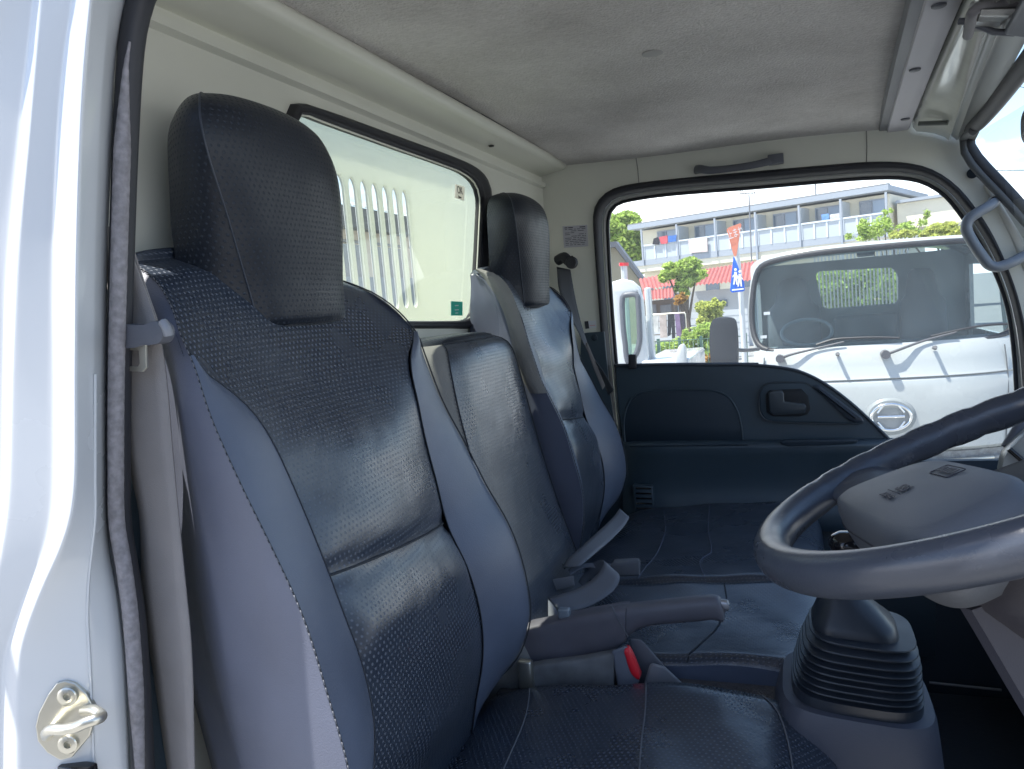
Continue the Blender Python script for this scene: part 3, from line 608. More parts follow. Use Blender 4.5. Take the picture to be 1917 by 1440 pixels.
# side view (x, z) and half-widths read off the photograph on the seat's own planes; y is measured from the seat's middle
SEC = dict(
 A=curve([(-.552, -.150, 1.835), (-.524, -.165, 1.81), (-.500, -.175, 1.775), (-.484, -.176, 1.72), (-.486, -.176, 1.63), (-.486, -.176, 1.54), (-.478, -.176, 1.458), (-.462, -.176, 1.378), (-.44, -.176, 1.20)]),
 B=curve([(-.540, -.155, 1.832), (-.506, -.165, 1.820), (-.480, -.178, 1.803), (-.460, -.190, 1.781), (-.446, -.200, 1.758), (-.434, -.205, 1.735), (-.414, -.215, 1.69), (-.392, -.218, 1.64), (-.370, -.218, 1.59), (-.350, -.218, 1.54), (-.336, -.218, 1.48), (-.325, -.218, 1.42), (-.33, -.215, 1.36), (-.35, -.21, 1.29), (-.39, -.21, 1.22), (-.41, -.21, 1.16)]),
 C=curve([(-.4365, -.2045, 1.741), (-.437, -.190, 1.722), (-.434, -.166, 1.704), (-.424, -.152, 1.682), (-.413, -.146, 1.655), (-.400, -.140, 1.61), (-.382, -.141, 1.56), (-.366, -.142, 1.51), (-.352, -.142, 1.46), (-.348, -.143, 1.40), (-.362, -.15, 1.33), (-.395, -.155, 1.26), (-.41, -.155, 1.16)]),
 E=curve([(-.453, .2055, 1.741), (-.443, .182, 1.722), (-.432, .150, 1.704), (-.424, .134, 1.682), (-.418, .130, 1.655), (-.413, .130, 1.61), (-.405, .133, 1.555), (-.397, .136, 1.50), (-.379, .140, 1.45), (-.368, .142, 1.39), (-.370, .141, 1.335), (-.385, .14, 1.275), (-.41, .14, 1.16)]),
 F=curve([(-.540, .155, 1.832), (-.508, .165, 1.820), (-.484, .178, 1.803), (-.468, .190, 1.781), (-.458, .200, 1.758), (-.452, .208, 1.735), (-.447, .211, 1.709), (-.427, .213, 1.641), (-.402, .215, 1.585), (-.378, .216, 1.529), (-.353, .217, 1.479), (-.339, .217, 1.431), (-.333, .217, 1.374), (-.339, .217, 1.339), (-.357, .216, 1.301), (-.387, .215, 1.270), (-.424, .213, 1.237), (-.45, .21, 1.16)]),
 G=curve([(-.552, .155, 1.835), (-.530, .19, 1.79), (-.528, .21, 1.735), (-.520, .215, 1.66), (-.510, .215, 1.55), (-.495, .215, 1.45), (-.47, .215, 1.30), (-.46, .21, 1.16)]),
 H=curve([(-.560, -.145, 1.835), (-.555, -.155, 1.79), (-.550, -.160, 1.735), (-.545, -.16, 1.66), (-.540, -.16, 1.55), (-.525, -.16, 1.45), (-.50, -.16, 1.30), (-.48, -.16, 1.16)]),
)
def stripe(a, b, bulge, n, flat=False):
    """n points from a to b bowed forwards/outwards in the horizontal plane"""
    d = b - a; nn = V((d.y, -d.x, 0)).normalized() * bulge
    return [a.lerp(b, i / n) + nn * 4 * (i / n) * (1 - i / n) for i in range(n + 1)]
ZS = [1.16 + (1.83 - 1.16) * i / 67 for i in range(68)]
def shoulder_drop(p, yc):
    t = (p.y - yc) / .19; k = max(0, min(1, (p.z - 1.72) / .10))
    return V((p.x, p.y, p.z - k * (.030 if t > 0 else .016) * min(1.3, abs(t)) ** 1.8))
def mbul(z):
    t = max(0, min(1, (z - 1.60) / .13)); t = t * t * (3 - 2 * t); u = max(0, min(1, (z - 1.775) / .055)); return .004 - .034 * t + .022 * u
def make_back(parent, yc, mats, wscale=1.0, dx=0.0, tilt=-.10, zlo=1.16):
    def pt(key, z):
        if key == 'C' and z > 1.741: key = 'B'
        if key == 'E' and z > 1.741: key = 'F'
        q = at_z(SEC[key], z); return V((q.x + dx * max(.12, min(1, (1.84 - z) / .22)), yc + q.y * wscale, q.z))
    # z of the lumbar seam at a given y
    def zrow(z, y): return z + tilt * (y - yc)
    secs = dict(side=('H', 'A', -.004, 5), outer=('A', 'B', .006, 7), near=('B', 'C', .004, 12), mid=('C', 'E', .004, 26), far=('E', 'F', .005, 12), outer2=('F', 'G', .006, 7), back=('G', 'H', .02, 6))
    def rows(sec, z0, z1, fn=None):
        a, b, bul, n = secs[sec]; rr = []
        for z in [q for q in ZS if z0 - 1e-6 <= q <= z1 + 1e-6]:
            line = stripe(pt(a, z), pt(b, z), bul if sec != 'mid' else mbul(z), n)
            # re-sample so a row follows the slightly tilted seat
            out_ = []
            for i, p in enumerate(line):
                p = V(p); p.z = z
                out_.append(p)
            if fn: out_ = [fn(p, i / n) for i, p in enumerate(out_)]
            rr.append([shoulder_drop(p, yc) for p in out_])
        return rr
    zD = 1.522
    def ins(p, t):
        zz = p.z - (zD + .018 - .036 * t - .0)             # distance above the lumbar seam
        g = -.007 * math.exp(-(zz / .007) ** 2)
        bl = .010 * math.exp(-((zz + .045) / .035) ** 2) + .004 * math.exp(-((zz - .04) / .03) ** 2)
        edge = (1 - (2 * t - 1) ** 8)
        wv = .0016 * math.sin(p.z * 61 + t * 5) * math.sin(t * math.pi)
        return p + V((g + (bl + wv) * edge - .0012 * (1 - edge), 0, 0))
    return pt, rows, ins
def seams(name, pts, parent, r=.0011, mt=None, dash=False):
    if not dash: return tube(name, pts, r, mt or M['darkthread'], parent, seg=6)
    J = ([], [])
    d = [0.0]
    for a, b in zip(pts, pts[1:]): d.append(d[-1] + (b - a).length)
    s = 0
    def at(s):
        k = 0
        while k < len(pts) - 2 and s > d[k + 1]: k += 1
        return pts[k].lerp(pts[k + 1], (s - d[k]) / max(d[k + 1] - d[k], 1e-9))
    while s < d[-1] - .004:
        tube('', [at(s), at(s + .0035)], .0005, None, join=J, seg=5); s += .0060
    return mesh(name, J[0], J[1], mt or M['thread'], parent)
def soften(rows_, k0, k1):
    """relax rows k0..k1 so no fold shows across the panel"""
    for _ in range(6):
        for k in range(k0, k1):
            for j in range(len(rows_[k])): rows_[k][j] = V((rows_[k][j].x * .4 + (rows_[k - 1][j].x + rows_[k + 1][j].x) * .3, rows_[k][j].y, rows_[k][j].z))
    return rows_
def make_seat(name, label, yc, wscale, dx, cush_far):
    s = thing(name, label, 'truck seat')
    pt, rows, ins = make_back(s, yc, None, wscale, dx)
    ZYOKE = 1.742
    # centre insert, near/far bolsters; above ZYOKE everything is perforated
    mid = soften(rows('mid', 1.16, 1.83, ins), 50, 65)
    grid('backrest_insert', mid, M['perf'], s)
    def shoulder(a, b, bul, n, z0, z1):
        return None
    near = rows('near', 1.16, ZYOKE); far = rows('far', 1.16, ZYOKE)
    grid('side_bolster', near, M['vinyl'], s); grid('side_bolster', far, M['vinyl'], s)
    
    grid('side_panel', rows('outer', 1.16, 1.83), M['vinylside'], s); grid('side_panel', rows('outer2', 1.16, 1.83), M['vinylside'], s)
    bk = grid('back_shell', [a[:-1] + b for a, b in zip(rows('back', 1.16, 1.83), rows('side', 1.16, 1.83))], M['vinylside'], s)
    # rounded top cap
    ring = []
    z = 1.83
    for k in ('side', 'outer', 'near', 'mid', 'far', 'outer2', 'back'):
        ring += ([] if k in ('near', 'far') else rows(k, 1.829, 1.831, ins if k == 'mid' else None)[0][:-1])
    c = sum(ring, V()) / len(ring); cap = [ring]
    for q, h in ((.97, .004), (.90, .009), (.75, .013), (.5, .016), (.2, .017), (.01, .017)):
        cap.append([c + (p - c) * q + V((0, 0, h)) for p in ring])
    grid('top_panel', cap, M['perf'], s, closed_v=True)
    # seams
    cB = [shoulder_drop(pt('B', z), yc) + V((.002, -.001, 0)) for z in ZS]; cC = [pt('C', z) + V((.0005, 0, 0)) for z in ZS if z < 1.7405]; cE = [pt('E', z) + V((.0005, 0, 0)) for z in ZS if z < 1.7405]; cF = [shoulder_drop(pt('F', z), yc) + V((.002, .001, 0)) for z in ZS]
    bolst = s.children[1]
    ins_o = s.children[0]
    seams('stitching', cC, ins_o, .0007); seams('stitching', cE, ins_o, .0007)
    seams('stitching', cB, ins_o, .0006); seams('stitching', [p + V((.002, -.0025, 0)) for p in cB], ins_o, dash=True)
    seams('stitching', cF, ins_o, .001)
    lum = []
    a, b = 'C', 'E'
    for i in range(27):
        t = i / 26; z = 1.522 + .018 - .036 * t
        line = stripe(pt('C', z), pt('E', z), .004, 26)[i]; q = V((line.x, line.y, z)); lum.append(ins(q, t) + V((.0032, 0, 0)))
    seams('stitching', lum, ins_o, .0012)
    # ---- headrest
    hr = []
    hz_ = [(1.752, -.488, -.525, .066, .125, .026), (1.757, -.478, -.530, .078, .136, .025), (1.775, -.475, -.532, .080, .140, .022), (1.80, -.473, -.534, .084, .142, .017), (1.83, -.469, -.535, .090, .142, .010), (1.86, -.465, -.536, .096, .140, .003), (1.888, -.461, -.536, .101, .133, -.006), (1.912, -.459, -.536, .103, .123, -.013), (1.934, -.460, -.536, .100, .110, -.018), (1.952, -.465, -.536, .091, .093, -.020), (1.965, -.476, -.535, .075, .076, -.021), (1.973, -.490, -.534, .055, .06, -.021), (1.977, -.507, -.53, .03, .034, -.02)]
    spl = [cr([V((q[k], q[k + 1 if k + 1 < 6 else k], 0)) for q in hz_], 44) for k in (0,)]
    allc = [cr([V((q[i], i2, 0)) for i2, q in enumerate(hz_)], 44) for i in range(6)]
    NS = 20
    front, sideN, sideF, backp = [], [], [], []
    for k in range(44):
        z, xf, xb, hf, hb, sh = [allc[i][k].x for i in range(6)]
        cy = yc + sh
        fr = []
        for i in range(NS + 1):
            t = i / NS * 2 - 1; fr.append(V((xf + dx * .12 + .008 * (1 - t * t) - .012 * abs(t) ** 6, cy + t * hf * wscale, z)))
        front.append(fr)
        def sd(sg):
            a = fr[-1] if sg > 0 else fr[0]; res = []
            b = V((xb + dx * .12, yc + sh * .8 * max(0, min(1, (z - 1.86) / .09)) + sg * hb * .70 * wscale, z))
            for i in range(11):
                t = i / 10; p = a.lerp(b, t); p.y += sg * .009 * wscale * math.sin(math.pi * t ** .8) * (hf / .1); p.x -= .0; res.append(p)
            return res
        sideN.append(sd(-1)); sideF.append(sd(1))
        a, b = sideN[-1][-1], sideF[-1][-1]; backp.append([a.lerp(b, i / 8) - V((.006 * math.sin(math.pi * i / 8), 0, 0)) for i in range(9)])
    hd = grid('headrest', front, M['perf_shaded'], s)
    grid('headrest_side', sideN, M['perf_shaded'], hd); grid('headrest_side', sideF, M['perf_shaded'], hd); grid('headrest_back', backp, M['vinylside'], hd)
    for idx, src in ((0, front), (NS, front)): seams('headrest_seam', [r[idx] + V((.0008, 0, 0)) for r in src], hd, .0010, M['hseam'])
    b0 = [front[0], ] ; ring = front[0] + sideF[0][1:] + list(reversed(backp[0]))[1:] + list(reversed(sideN[0]))[1:-1]
    cc = sum(ring, V()) / len(ring); grid('headrest_base', [ring, [cc + (p - cc) * .5 - V((0, 0, .004)) for p in ring], [cc + (p - cc) * .02 - V((0, 0, .005)) for p in ring]], M['perf_shaded'], hd, closed_v=True)
    ring = front[-1] + sideF[-1][1:] + list(reversed(backp[-1]))[1:] + list(reversed(sideN[-1]))[1:-1]
    cc = sum(ring, V()) / len(ring); grid('headrest_top', [ring, [cc + (p - cc) * .5 + V((0, 0, .0012)) for p in ring], [cc + (p - cc) * .02 + V((0, 0, .0014)) for p in ring]], M['perf_shaded'], hd, closed_v=True)
    return s, pt
def cushion(parent, name, y0, y1, prof, ztaper=.0, mt=None, thick=.11, sag=.010, rside=.022, n=44):
    """prof: (x,z) side profile of the top, rounded over both sides"""
    pr = cr([V((a, 0, b)) for a, b in prof], n); rows = []
    K = 34
    for i in range(K + 1):
        t = i / K; s_ = 2 * t - 1; y = y0 + (y1 - y0) * t
        edge = min(1, (1 - abs(s_)) * (y1 - y0) / 2 / rside)
        drop = rside * (1 - math.sqrt(max(0, 1 - (1 - edge) ** 2)))
        rows.append([V((p.x - .012 * (1 - edge), y, p.z - drop - sag * (1 - s_ * s_) * math.sin(math.pi * k / (n - 1)) + .0015 * math.sin(p.x * 43 + y * 37))) for k, p in enumerate(pr)])
    rows.insert(0, [V((p.x, y0 + .001, p.z - thick * .5)) for p in rows[0]]); rows.insert(0, [V((p.x, y0 + .006, p.z - thick)) for p in rows[1]])
    rows.append([V((p.x, y1 - .001, p.z - thick * .5)) for p in rows[-1]]); rows.append([V((p.x, y1 - .006, p.z - thick)) for p in rows[-2]])
    return rows, grid(name, rows[2:-2], mt or M['perf'], parent, flip=True), grid(name + '_side', rows[:3], M['vinyl'], parent, flip=True), grid(name + '_side', rows[-3:], M['vinyl'], parent, flip=True)
ds, dpt = make_seat('driver_chair', 'large dark perforated vinyl seat nearest the camera, its shoulder against the window', .675, 1.0, 0.0, None)
prof = [(-.44, 1.205), (-.40, 1.235), (-.346, 1.253), (-.24, 1.268), (-.134, 1.279), (-.07, 1.275), (-.02, 1.260), (.018, 1.232), (.034, 1.195), (.038, 1.15), (.03, 1.10)]
rws, cu, c1, c2 = cushion(ds, 'seat_cushion', .45, .925, prof)
def on_cush(rws, y, x, y0, y1, up=.0012):
    K = 34; t = (y - y0) / (y1 - y0) * K; i = max(0, min(K - 1, int(t))); r0, r1 = rws[2 + i], rws[3 + i]; f = t - i
    pts = [a.lerp(b, f) for a, b in zip(r0, r1)]
    for a, b in zip(pts, pts[1:]):
        if a.x <= x <= b.x: return a.lerp(b, (x - a.x) / (b.x - a.x)) + V((0, 0, up))
    return pts[-1]
for line in ([(.921, -.352), (.86, -.335), (.80, -.325), (.70, -.318), (.60, -.33)], [(.921, -.195), (.86, -.185), (.80, -.178), (.70, -.165), (.60, -.155), (.5, -.15)], [(.921, -.06), (.88, -.035), (.80, -.022), (.70, -.02), (.6, -.02), (.5, -.02)]):
    cp = cr([V((b, a, 0)) for a, b in line], 40); seams('cushion_seam', [on_cush(rws, p.y, p.x, .45, .925) for p in cp], cu, .0010, M['thread'])
# seat base below
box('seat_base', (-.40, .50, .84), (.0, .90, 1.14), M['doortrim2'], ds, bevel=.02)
box('recliner_cover', (-.40, .912, 1.17), (-.30, .93, 1.24), M['black'], ds, bevel=.006)
ps, ppt = make_seat('passenger_chair', 'dark perforated vinyl seat with headrest farthest away beside the far door', 1.487, .95, -.036, None)
proff = [(-.42, 1.225), (-.36, 1.248), (-.25, 1.262), (-.134, 1.270), (-.05, 1.272), (.0, 1.262), (.03, 1.24), (.04, 1.20), (.035, 1.12)]
rws2, pcu, _, _ = cushion(ps, 'seat_cushion', 1.292, 1.80, proff)
for line in ([(1.75, -.30), (1.6, -.275), (1.45, -.27), (1.3, -.28)], [(1.78, -.20), (1.6, -.185), (1.45, -.165), (1.40, -.18), (1.3, -.16)]):
    cp = cr([V((b, a, 0)) for a, b in line], 30); seams('cushion_seam', [on_cush(rws2, p.y, p.x, 1.292, 1.80) for p in cp], pcu, .0009, M['vinylside'])
box('seat_base', (-.40, 1.31, .84), (.0, 1.74, 1.16), M['doortrim2'], ps, bevel=.02)
# painted sunlit corner on the passenger seat's near shoulder and its square badge
crn = []
for z in ZS:
    if 1.60 <= z <= 1.83:
        w_ = .35 + .65 * min(1, (z - 1.60) / .2); a, b = ppt('A', z), ppt('B', z); crn.append([a.lerp(b, 1 - w_ + w_ * t / 6) + V((.0015, -.0025 - .009 * math.sin(math.pi * t / 6) * 1.0, 0)) for t in range(7)])
cc_ = grid('sunlit_cloth_corner', crn, M['sunlitfabric'], ps)
bq = ppt('B', 1.79)
plate('seat_badge', [P(a, b, y=bq.y + .012) for a, b in ((924, 518), (938, 516), (944, 528), (929, 531))], [], (0, .003, 0), M['doortrim2'], ps)
ms = thing('middle_chair', 'low dark middle seat with a square topped back and no headrest', 'truck seat')
# middle backrest
Y0, Y1 = .950, 1.268
bs = [(1.18, -.37, .0), (1.24, -.345, .0), (1.30, -.365, .0), (1.40, -.395, .0), (1.50, -.420, .0), (1.60, -.440, .0), (1.66, -.450, .004), (1.685, -.455, .010), (1.70, -.462, .022), (1.708, -.475, .038)]
bsx = cr([V((a, b, c)) for a, b, c in bs], 40)
fr, sn, sf_, tp = [], [], [], []
for q in bsx:
    z, xf, inn = q; fr.append([V((xf + .006 * (1 - (2 * i / 16 - 1) ** 2) - .006 * abs(2 * i / 16 - 1) ** 8, Y0 + .035 + inn + (Y1 - Y0 - .035 - 2 * inn) * i / 16, z)) for i in range(17)])
    a = fr[-1][0]; sn.append([a + V((-.0, 0, 0)), a + V((-.003, -.012, 0)), a + V((-.012, -.026, 0)), a + V((-.028, -.034, 0)), a + V((-.055, -.036, 0)), a + V((-.085, -.030, 0))])
    a = fr[-1][-1]; sf_.append([a, a + V((-.014, .006, 0)), a + V((-.04, .008, 0)), a + V((-.085, .0, 0))])
mb = grid('backrest_insert', fr, M['perf'], ms)
grid('side_bolster', sn, M['sunlitfabric'], ms, flip=True); grid('side_bolster', sf_, M['vinylside'], ms)
trow = fr[-1]; cap = [list(reversed(sn[-1])) + trow[1:-1] + sf_[-1]]
c = sum(cap[0], V()) / len(cap[0]); c.x -= .015
cap += [[c + (p - c) * q + V((0, 0, h)) for p in cap[0]] for q, h in ((.93, .005), (.75, .009), (.4, .011), (.02, .011))]
grid('backrest_top', cap, M['perf_shaded'], ms, closed_v=True)
seams('stitching', [r[0] + V((.001, -.0006, 0)) for r in fr] , mb, .0011); seams('stitching', [r[0] + V((.0005, -.004, 0)) for r in fr], mb, dash=True, mt=M['thread'])
seams('stitching', [p + V((.0, 0, .001)) for p in fr[-1]], mb, .0011); seams('stitching', [r[-1] + V((.001, .0006, 0)) for r in fr], mb, .0011)
profm = [(-.38, 1.23), (-.34, 1.250), (-.25, 1.262), (-.13, 1.270), (-.04, 1.273), (.01, 1.262), (.035, 1.24), (.045, 1.20), (.04, 1.14)]
rws3, mcu, _, _ = cushion(ms, 'seat_cushion', 1.00, 1.288, profm, thick=.07, rside=.014)
for line in ([(1.002, -.155), (1.05, -.14), (1.12, -.125), (1.2, -.118), (1.284, -.128)],):
    cp = cr([V((b, a, 0)) for a, b in line], 30); seams('cushion_seam', [on_cush(rws3, p.y, p.x, 1.0, 1.288) for p in cp], mcu, .0011)
box('seat_base', (-.36, 1.03, .9), (.0, 1.27, 1.17), M['doortrim2'], ms, bevel=.02)
# ================================================================== CONTROLS
W0 = V((.159, .700, 1.597)); TH = .39; WR = .200
WU = V((math.cos(TH), -.03, math.sin(TH))).normalized(); WV = V((0.03, 1, -.03)); WV = (WV - WU * WV.dot(WU)).normalized(); WN = WU.cross(WV)
whl = thing('steering_wheel', 'dark grey steering wheel with a broad centre pad at the right edge', 'steering wheel')
def wp(u, v, n=0.0): return W0 + WU * u + WV * v + WN * n
N = 160; vs = []; fs = []; SG = 18
for i in range(N):
    a = 2 * math.pi * i / N; rad = V((math.cos(a), math.sin(a)))
    far = 30 < math.degrees(a) < 145
    grip = .0014 * max(0, math.sin(a * 34)) if far else 0
    for k in range(SG):
        b = 2 * math.pi * k / SG; rr = .0158 + (-grip if math.cos(b) < .2 else 0)
        vs.append(wp(math.cos(a) * (WR + rr * .98 * math.cos(b)), math.sin(a) * (WR + rr * .98 * math.cos(b)), rr * 1.08 * math.sin(b)))
for i in range(N):
    for k in range(SG):
        fs.append((i * SG + k, ((i + 1) % N) * SG + k, ((i + 1) % N) * SG + (k + 1) % SG, i * SG + (k + 1) % SG))
wm = mat('wheel_urethane', (.045, .052, .068), .30, bump=(420, .25, .0006), vary=(14, .04))
mesh('rim', vs, fs, wm, whl)
# pad: rounded cushion sunk below the rim plane
padm = mat('pad_plastic', (.095, .102, .115), .55, bump=(1000, .4, .0007), vary=(9, .08))
RA = R(15)
def wr(u, v, n=0.0):      # wheel turned a little: local up / left
    return wp(u * math.cos(RA) - v * math.sin(RA), u * math.sin(RA) + v * math.cos(RA), n)
UPW = WU * math.cos(RA) + WV * math.sin(RA); RTW = -(WV * math.cos(RA) - WU * math.sin(RA))
prs = []
for n_2, s_ in ((-.060, .80), (-.040, .97), (-.022, 1.0), (-.008, .985), (.001, .94), (.0055, .84), (.0085, .5), (.0095, .02)):
    ring = []
    for i in range(64):
        t = 2 * math.pi * i / 64; cu_, cv_ = math.cos(t), math.sin(t); e = 2 / 4.2
        uu = math.copysign(abs(cu_) ** e, cu_)
        ring.append(wr(-.071 + .054 * s_ * uu, .012 + .118 * s_ * (1 - .10 * uu) * math.copysign(abs(cv_) ** e, cv_), n_2))
    prs.append(ring)
pad = rings('centre_pad', prs, padm, whl, crease=70)
tube('pad_seam', [q_ + WN * .001 for q_ in prs[2]], .0009, M['ink'], pad, seg=6, closed=True)
text('pad_text', 'SRS', .0135, wr(-.081, .012, .0104), RTW, UPW, M['ink'], pad, bold=.0004)
text('pad_text_small', 'AIRBAG', .0075, wr(-.095, .012, .0100), RTW, UPW, M['ink'], pad, bold=.0003)
tube('pad_text_rule', [wr(-.0888, -.003, .0106), wr(-.0888, .027, .0106)], .0004, M['ink'], pad, seg=5)
badge = rrect(wr(-.044, .012, .0092), RTW, UPW, .019, .0080, .003)
tube('badge_outline', badge, .0005, M['ink'], pad, seg=6, closed=True)
text('badge_text', 'ISUZU', .0112, wr(-.044, .012, .0100), RTW, UPW, M['ink'], pad, bold=.0004, w_=1.0)
# spokes
for a0, wd, q0 in ((131, .036, .12), (236, .040, .11), (160 + 40 + 100, .02, .05)):
    a = R(a0); e = V((math.cos(a), math.sin(a))); tn = V((-e.y, e.x)); st_ = []
    for q, ww, nn, th_ in ((q0, wd, -.018, .014), (q0 * .6 + .07, wd * .97, -.014, .012), (.165, wd * .9, -.008, .011), (.185, wd, -.004, .0105), (.199, wd * 1.25, .0, .009)):
        ring = []
        for i in range(20):
            t = 2 * math.pi * i / 20; ring.append(wp(e.x * q + tn.x * ww * math.cos(t), e.y * q + tn.y * ww * math.cos(t), nn + th_ * math.sin(t)))
        st_.append(ring)
    rings('spoke', st_, wm, whl, crease=60)
# column cover
clm = mat('column_plastic', (.036, .034, .040), .42, bump=(900, .3, .0006), vary=(8, .06))
cov = []
for n_2, uo, hu, hv in ((-.028, -.015, .105, .112), (-.046, -.012, .112, .118), (-.049, -.010, .104, .111), (-.075, .0, .112, .110), (-.105, .015, .112, .104), (-.145, .035, .106, .096), (-.172, .055, .086, .076), (-.182, .075, .05, .05)):
    cov.append(sup(wp(uo + .03, -.01, n_2), WU, WV, hu, hv, 40, 2.8))
rings('column_cover', cov, clm, whl, crease=70)
disc('cover_screw', wp(.095, -.096, -.085), (0, -1, -.1), .009, M['gloss'], whl, h=.002)
lowc = [P(1800, 1160, y=.64), P(1917, 1350, y=.64)]
col = thing('steering_column', 'grey steering column shroud under the wheel, running to the floor', 'steering column')
csec = []
for a, b, h in ((1795, 1135, .0), (1822, 1180, .0), (1870, 1262, 0), (1925, 1355, 0), (2010, 1500, 0), (2100, 1650, 0)):
    p = P(a, b, y=.63); csec.append([p + V((.0, .0, .0)), p + V((.006, -.012, .002)), p + V((.13, -.012, .06)), p + V((.16, .03, .07)), p + V((.16, .13, .06)), p + V((.02, .13, 0))])
rings('column_shroud', csec, mat('shroud_plastic', (.04, .04, .052), .5, bump=(900, .3, .0006)), col, crease=30)
# ---- gear lever: boot, stick, knob
gl = thing('gear_lever', 'gear lever in a black ribbed rubber boot between the seats', 'gear lever')
TB = Matrix.Rotation(R(5), 3, 'Y')
GC = V((.048, .945, 1.270))
def gp(x, y, z): return GC + TB @ V((x, y, z))
def gring(cx_, hx, hy, z, e=4.5): return [gp(cx_ + p.x, p.y, z) for p in sup((0, 0, 0), X, Y, hx, hy, 44, e)]
def gr2(cx_, hx, hy, z, e=4.0): return gring(cx_, hx, hy, z, e)
lvls = [(0, .070, .074, .000), (0, .070, .074, .016)]
zc = .016
for k in range(8):
    s_ = 1 - k * .017 - .0030 * k * max(0, k - 4); hx, hy = .069 * s_, .073 * s_
    lvls += [(.0004 * k, hx - .0055, hy - .0055, zc + .0015), (.0004 * k, hx - .005, hy - .005, zc + .0035), (.0004 * k, hx, hy, zc + .0055), (.0004 * k, hx - .0005, hy - .0005, zc + .0068)]
    zc += (.0072, .0078, .0070, .0076, .0074, .0092, .0098, .0094)[k]
ax_, ay_ = hx - .010, hy - .014
lvls += [(-.004, ax_, ay_, zc - .002), (-.005, ax_ - .0005, ay_ - .0005, zc + .003), (-.006, ax_ - .004, ay_ - .004, zc + .010), (-.014, ax_ * .66, ay_ * .62, zc + .027), (-.022, .017, .017, zc + .044), (-.022, .0135, .0135, zc + .047)]
rings('boot', [gr2(a, b, c, d, 3.6 if d < zc + .012 else 2.3) for a, b, c, d in lvls], M['boot'], gl, crease=28)
zt = zc + .046
rings('stick', [gr2(-.022, r, r, z_, 2) for r, z_ in ((.0175, zt - .006), (.0175, zt + .010), (.0155, zt + .012), (.009, zt + .014), (.008, zt + .046))], M['black'], gl)
rings('knob', [gr2(-.014, r, r, z_, 2.2) for r, z_ in ((.010, zt + .034), (.018, zt + .038), (.0225, zt + .046), (.0225, zt + .052), (.019, zt + .058), (.011, zt + .062), (.003, zt + .063))], M['gloss'], gl)
rings('console', [gr2(a, b, c, d, 4) for a, b, c, d in ((0, .074, .075, .004), (0, .080, .081, .003), (0, .083, .084, -.004), (.0, .088, .088, -.03), (.004, .096, .092, -.10), (.01, .11, .10, -.22), (.02, .12, .11, -.42))], mat('console_plastic', (.060, .066, .088), .5, bump=(900, .3, .0006)), gl, crease=40)
# ---- handbrake
def sweep_px(name, st, yc, hw, mt, parent, n=40, e=2.6, seg=24):
    tops = cr([P(a, b, y=yc) for a, b, c in st], n); bots = cr([P(a, c, y=yc) for a, b, c in st], n); rl = []
    for i, (p, q) in enumerate(zip(tops, bots)):
        c = (p + q) / 2; u = (p - q); h = u.length / 2; u.normalize(); hw_ = hw(i / (n - 1)) if callable(hw) else hw
        rl.append(sup(c, u, Y, h, hw_, seg, e))
    return rings(name, rl, mt, parent, crease=45)
hb = thing('handbrake', 'grey plastic handbrake lever lying back between the driver and middle seats', 'handbrake')
hbm = mat('handbrake_plastic', (.115, .115, .135), .42, bump=(900, .25, .0006), vary=(12, .1))
sweep_px('handbrake_body', [(960, 1172, 1275), (1000, 1164, 1262), (1050, 1154, 1245), (1100, 1143, 1228), (1140, 1136, 1216), (1165, 1132, 1203), (1176, 1132, 1192)], .985, .020, mat('brake_cover', (.125, .12, .14), .5, bump=(900, .25, .0006), vary=(20, .15)), hb, e=5)
sweep_px('grip', [(1140, 1135, 1205), (1168, 1131, 1197), (1190, 1129, 1180), (1215, 1126, 1170), (1260, 1121, 1165), (1310, 1116, 1161), (1335, 1115, 1158), (1346, 1118, 1160), (1352, 1128, 1162), (1356, 1138, 1161)], .985, lambda t: .0155 - .002 * t, hbm, hb, e=2.6)
sweep_px('release_button', [(1344, 1122, 1143), (1352, 1122, 1143), (1362, 1124, 1143), (1365, 1128, 1141)], .985, .006, mat('button_metal', (.35, .35, .36), .3, metal=.5), hb, e=2.4)
tube('grip_seam', [P(1145, 1134, y=.966), P(1152, 1150, y=.964), P(1164, 1172, y=.964), P(1176, 1192, y=.966)], .0009, M['thread'], hb, seg=6)
box('ratchet_clip', P(1055, 1150, y=.985) - V((.006, .008, .004)), P(1062, 1142, y=.985) + V((.004, .004, .003)), mat('clip_white', (.20, .23, .26), .3), hb, bevel=.002)
# tunnel bracket right of the buckle
hexa('brake_bracket', [P(1190, 1290, y=.97), P(1290, 1300, y=.97), P(1290, 1300, y=1.0), P(1190, 1290, y=1.0), P(1178, 1194, y=.97), P(1200, 1196, y=.97), P(1200, 1196, y=1.0), P(1178, 1194, y=1.0)], M['grayplastic'], hb, bevel=.003)
hexa('bracket_foot', [P(1200, 1295, y=.955), P(1300, 1300, y=.955), P(1300, 1300, y=.968), P(1200, 1295, y=.968), P(1218, 1240, y=.955), P(1245, 1248, y=.955), P(1245, 1248, y=.968), P(1218, 1240, y=.968)], M['grayplastic2'], hb, bevel=.004)
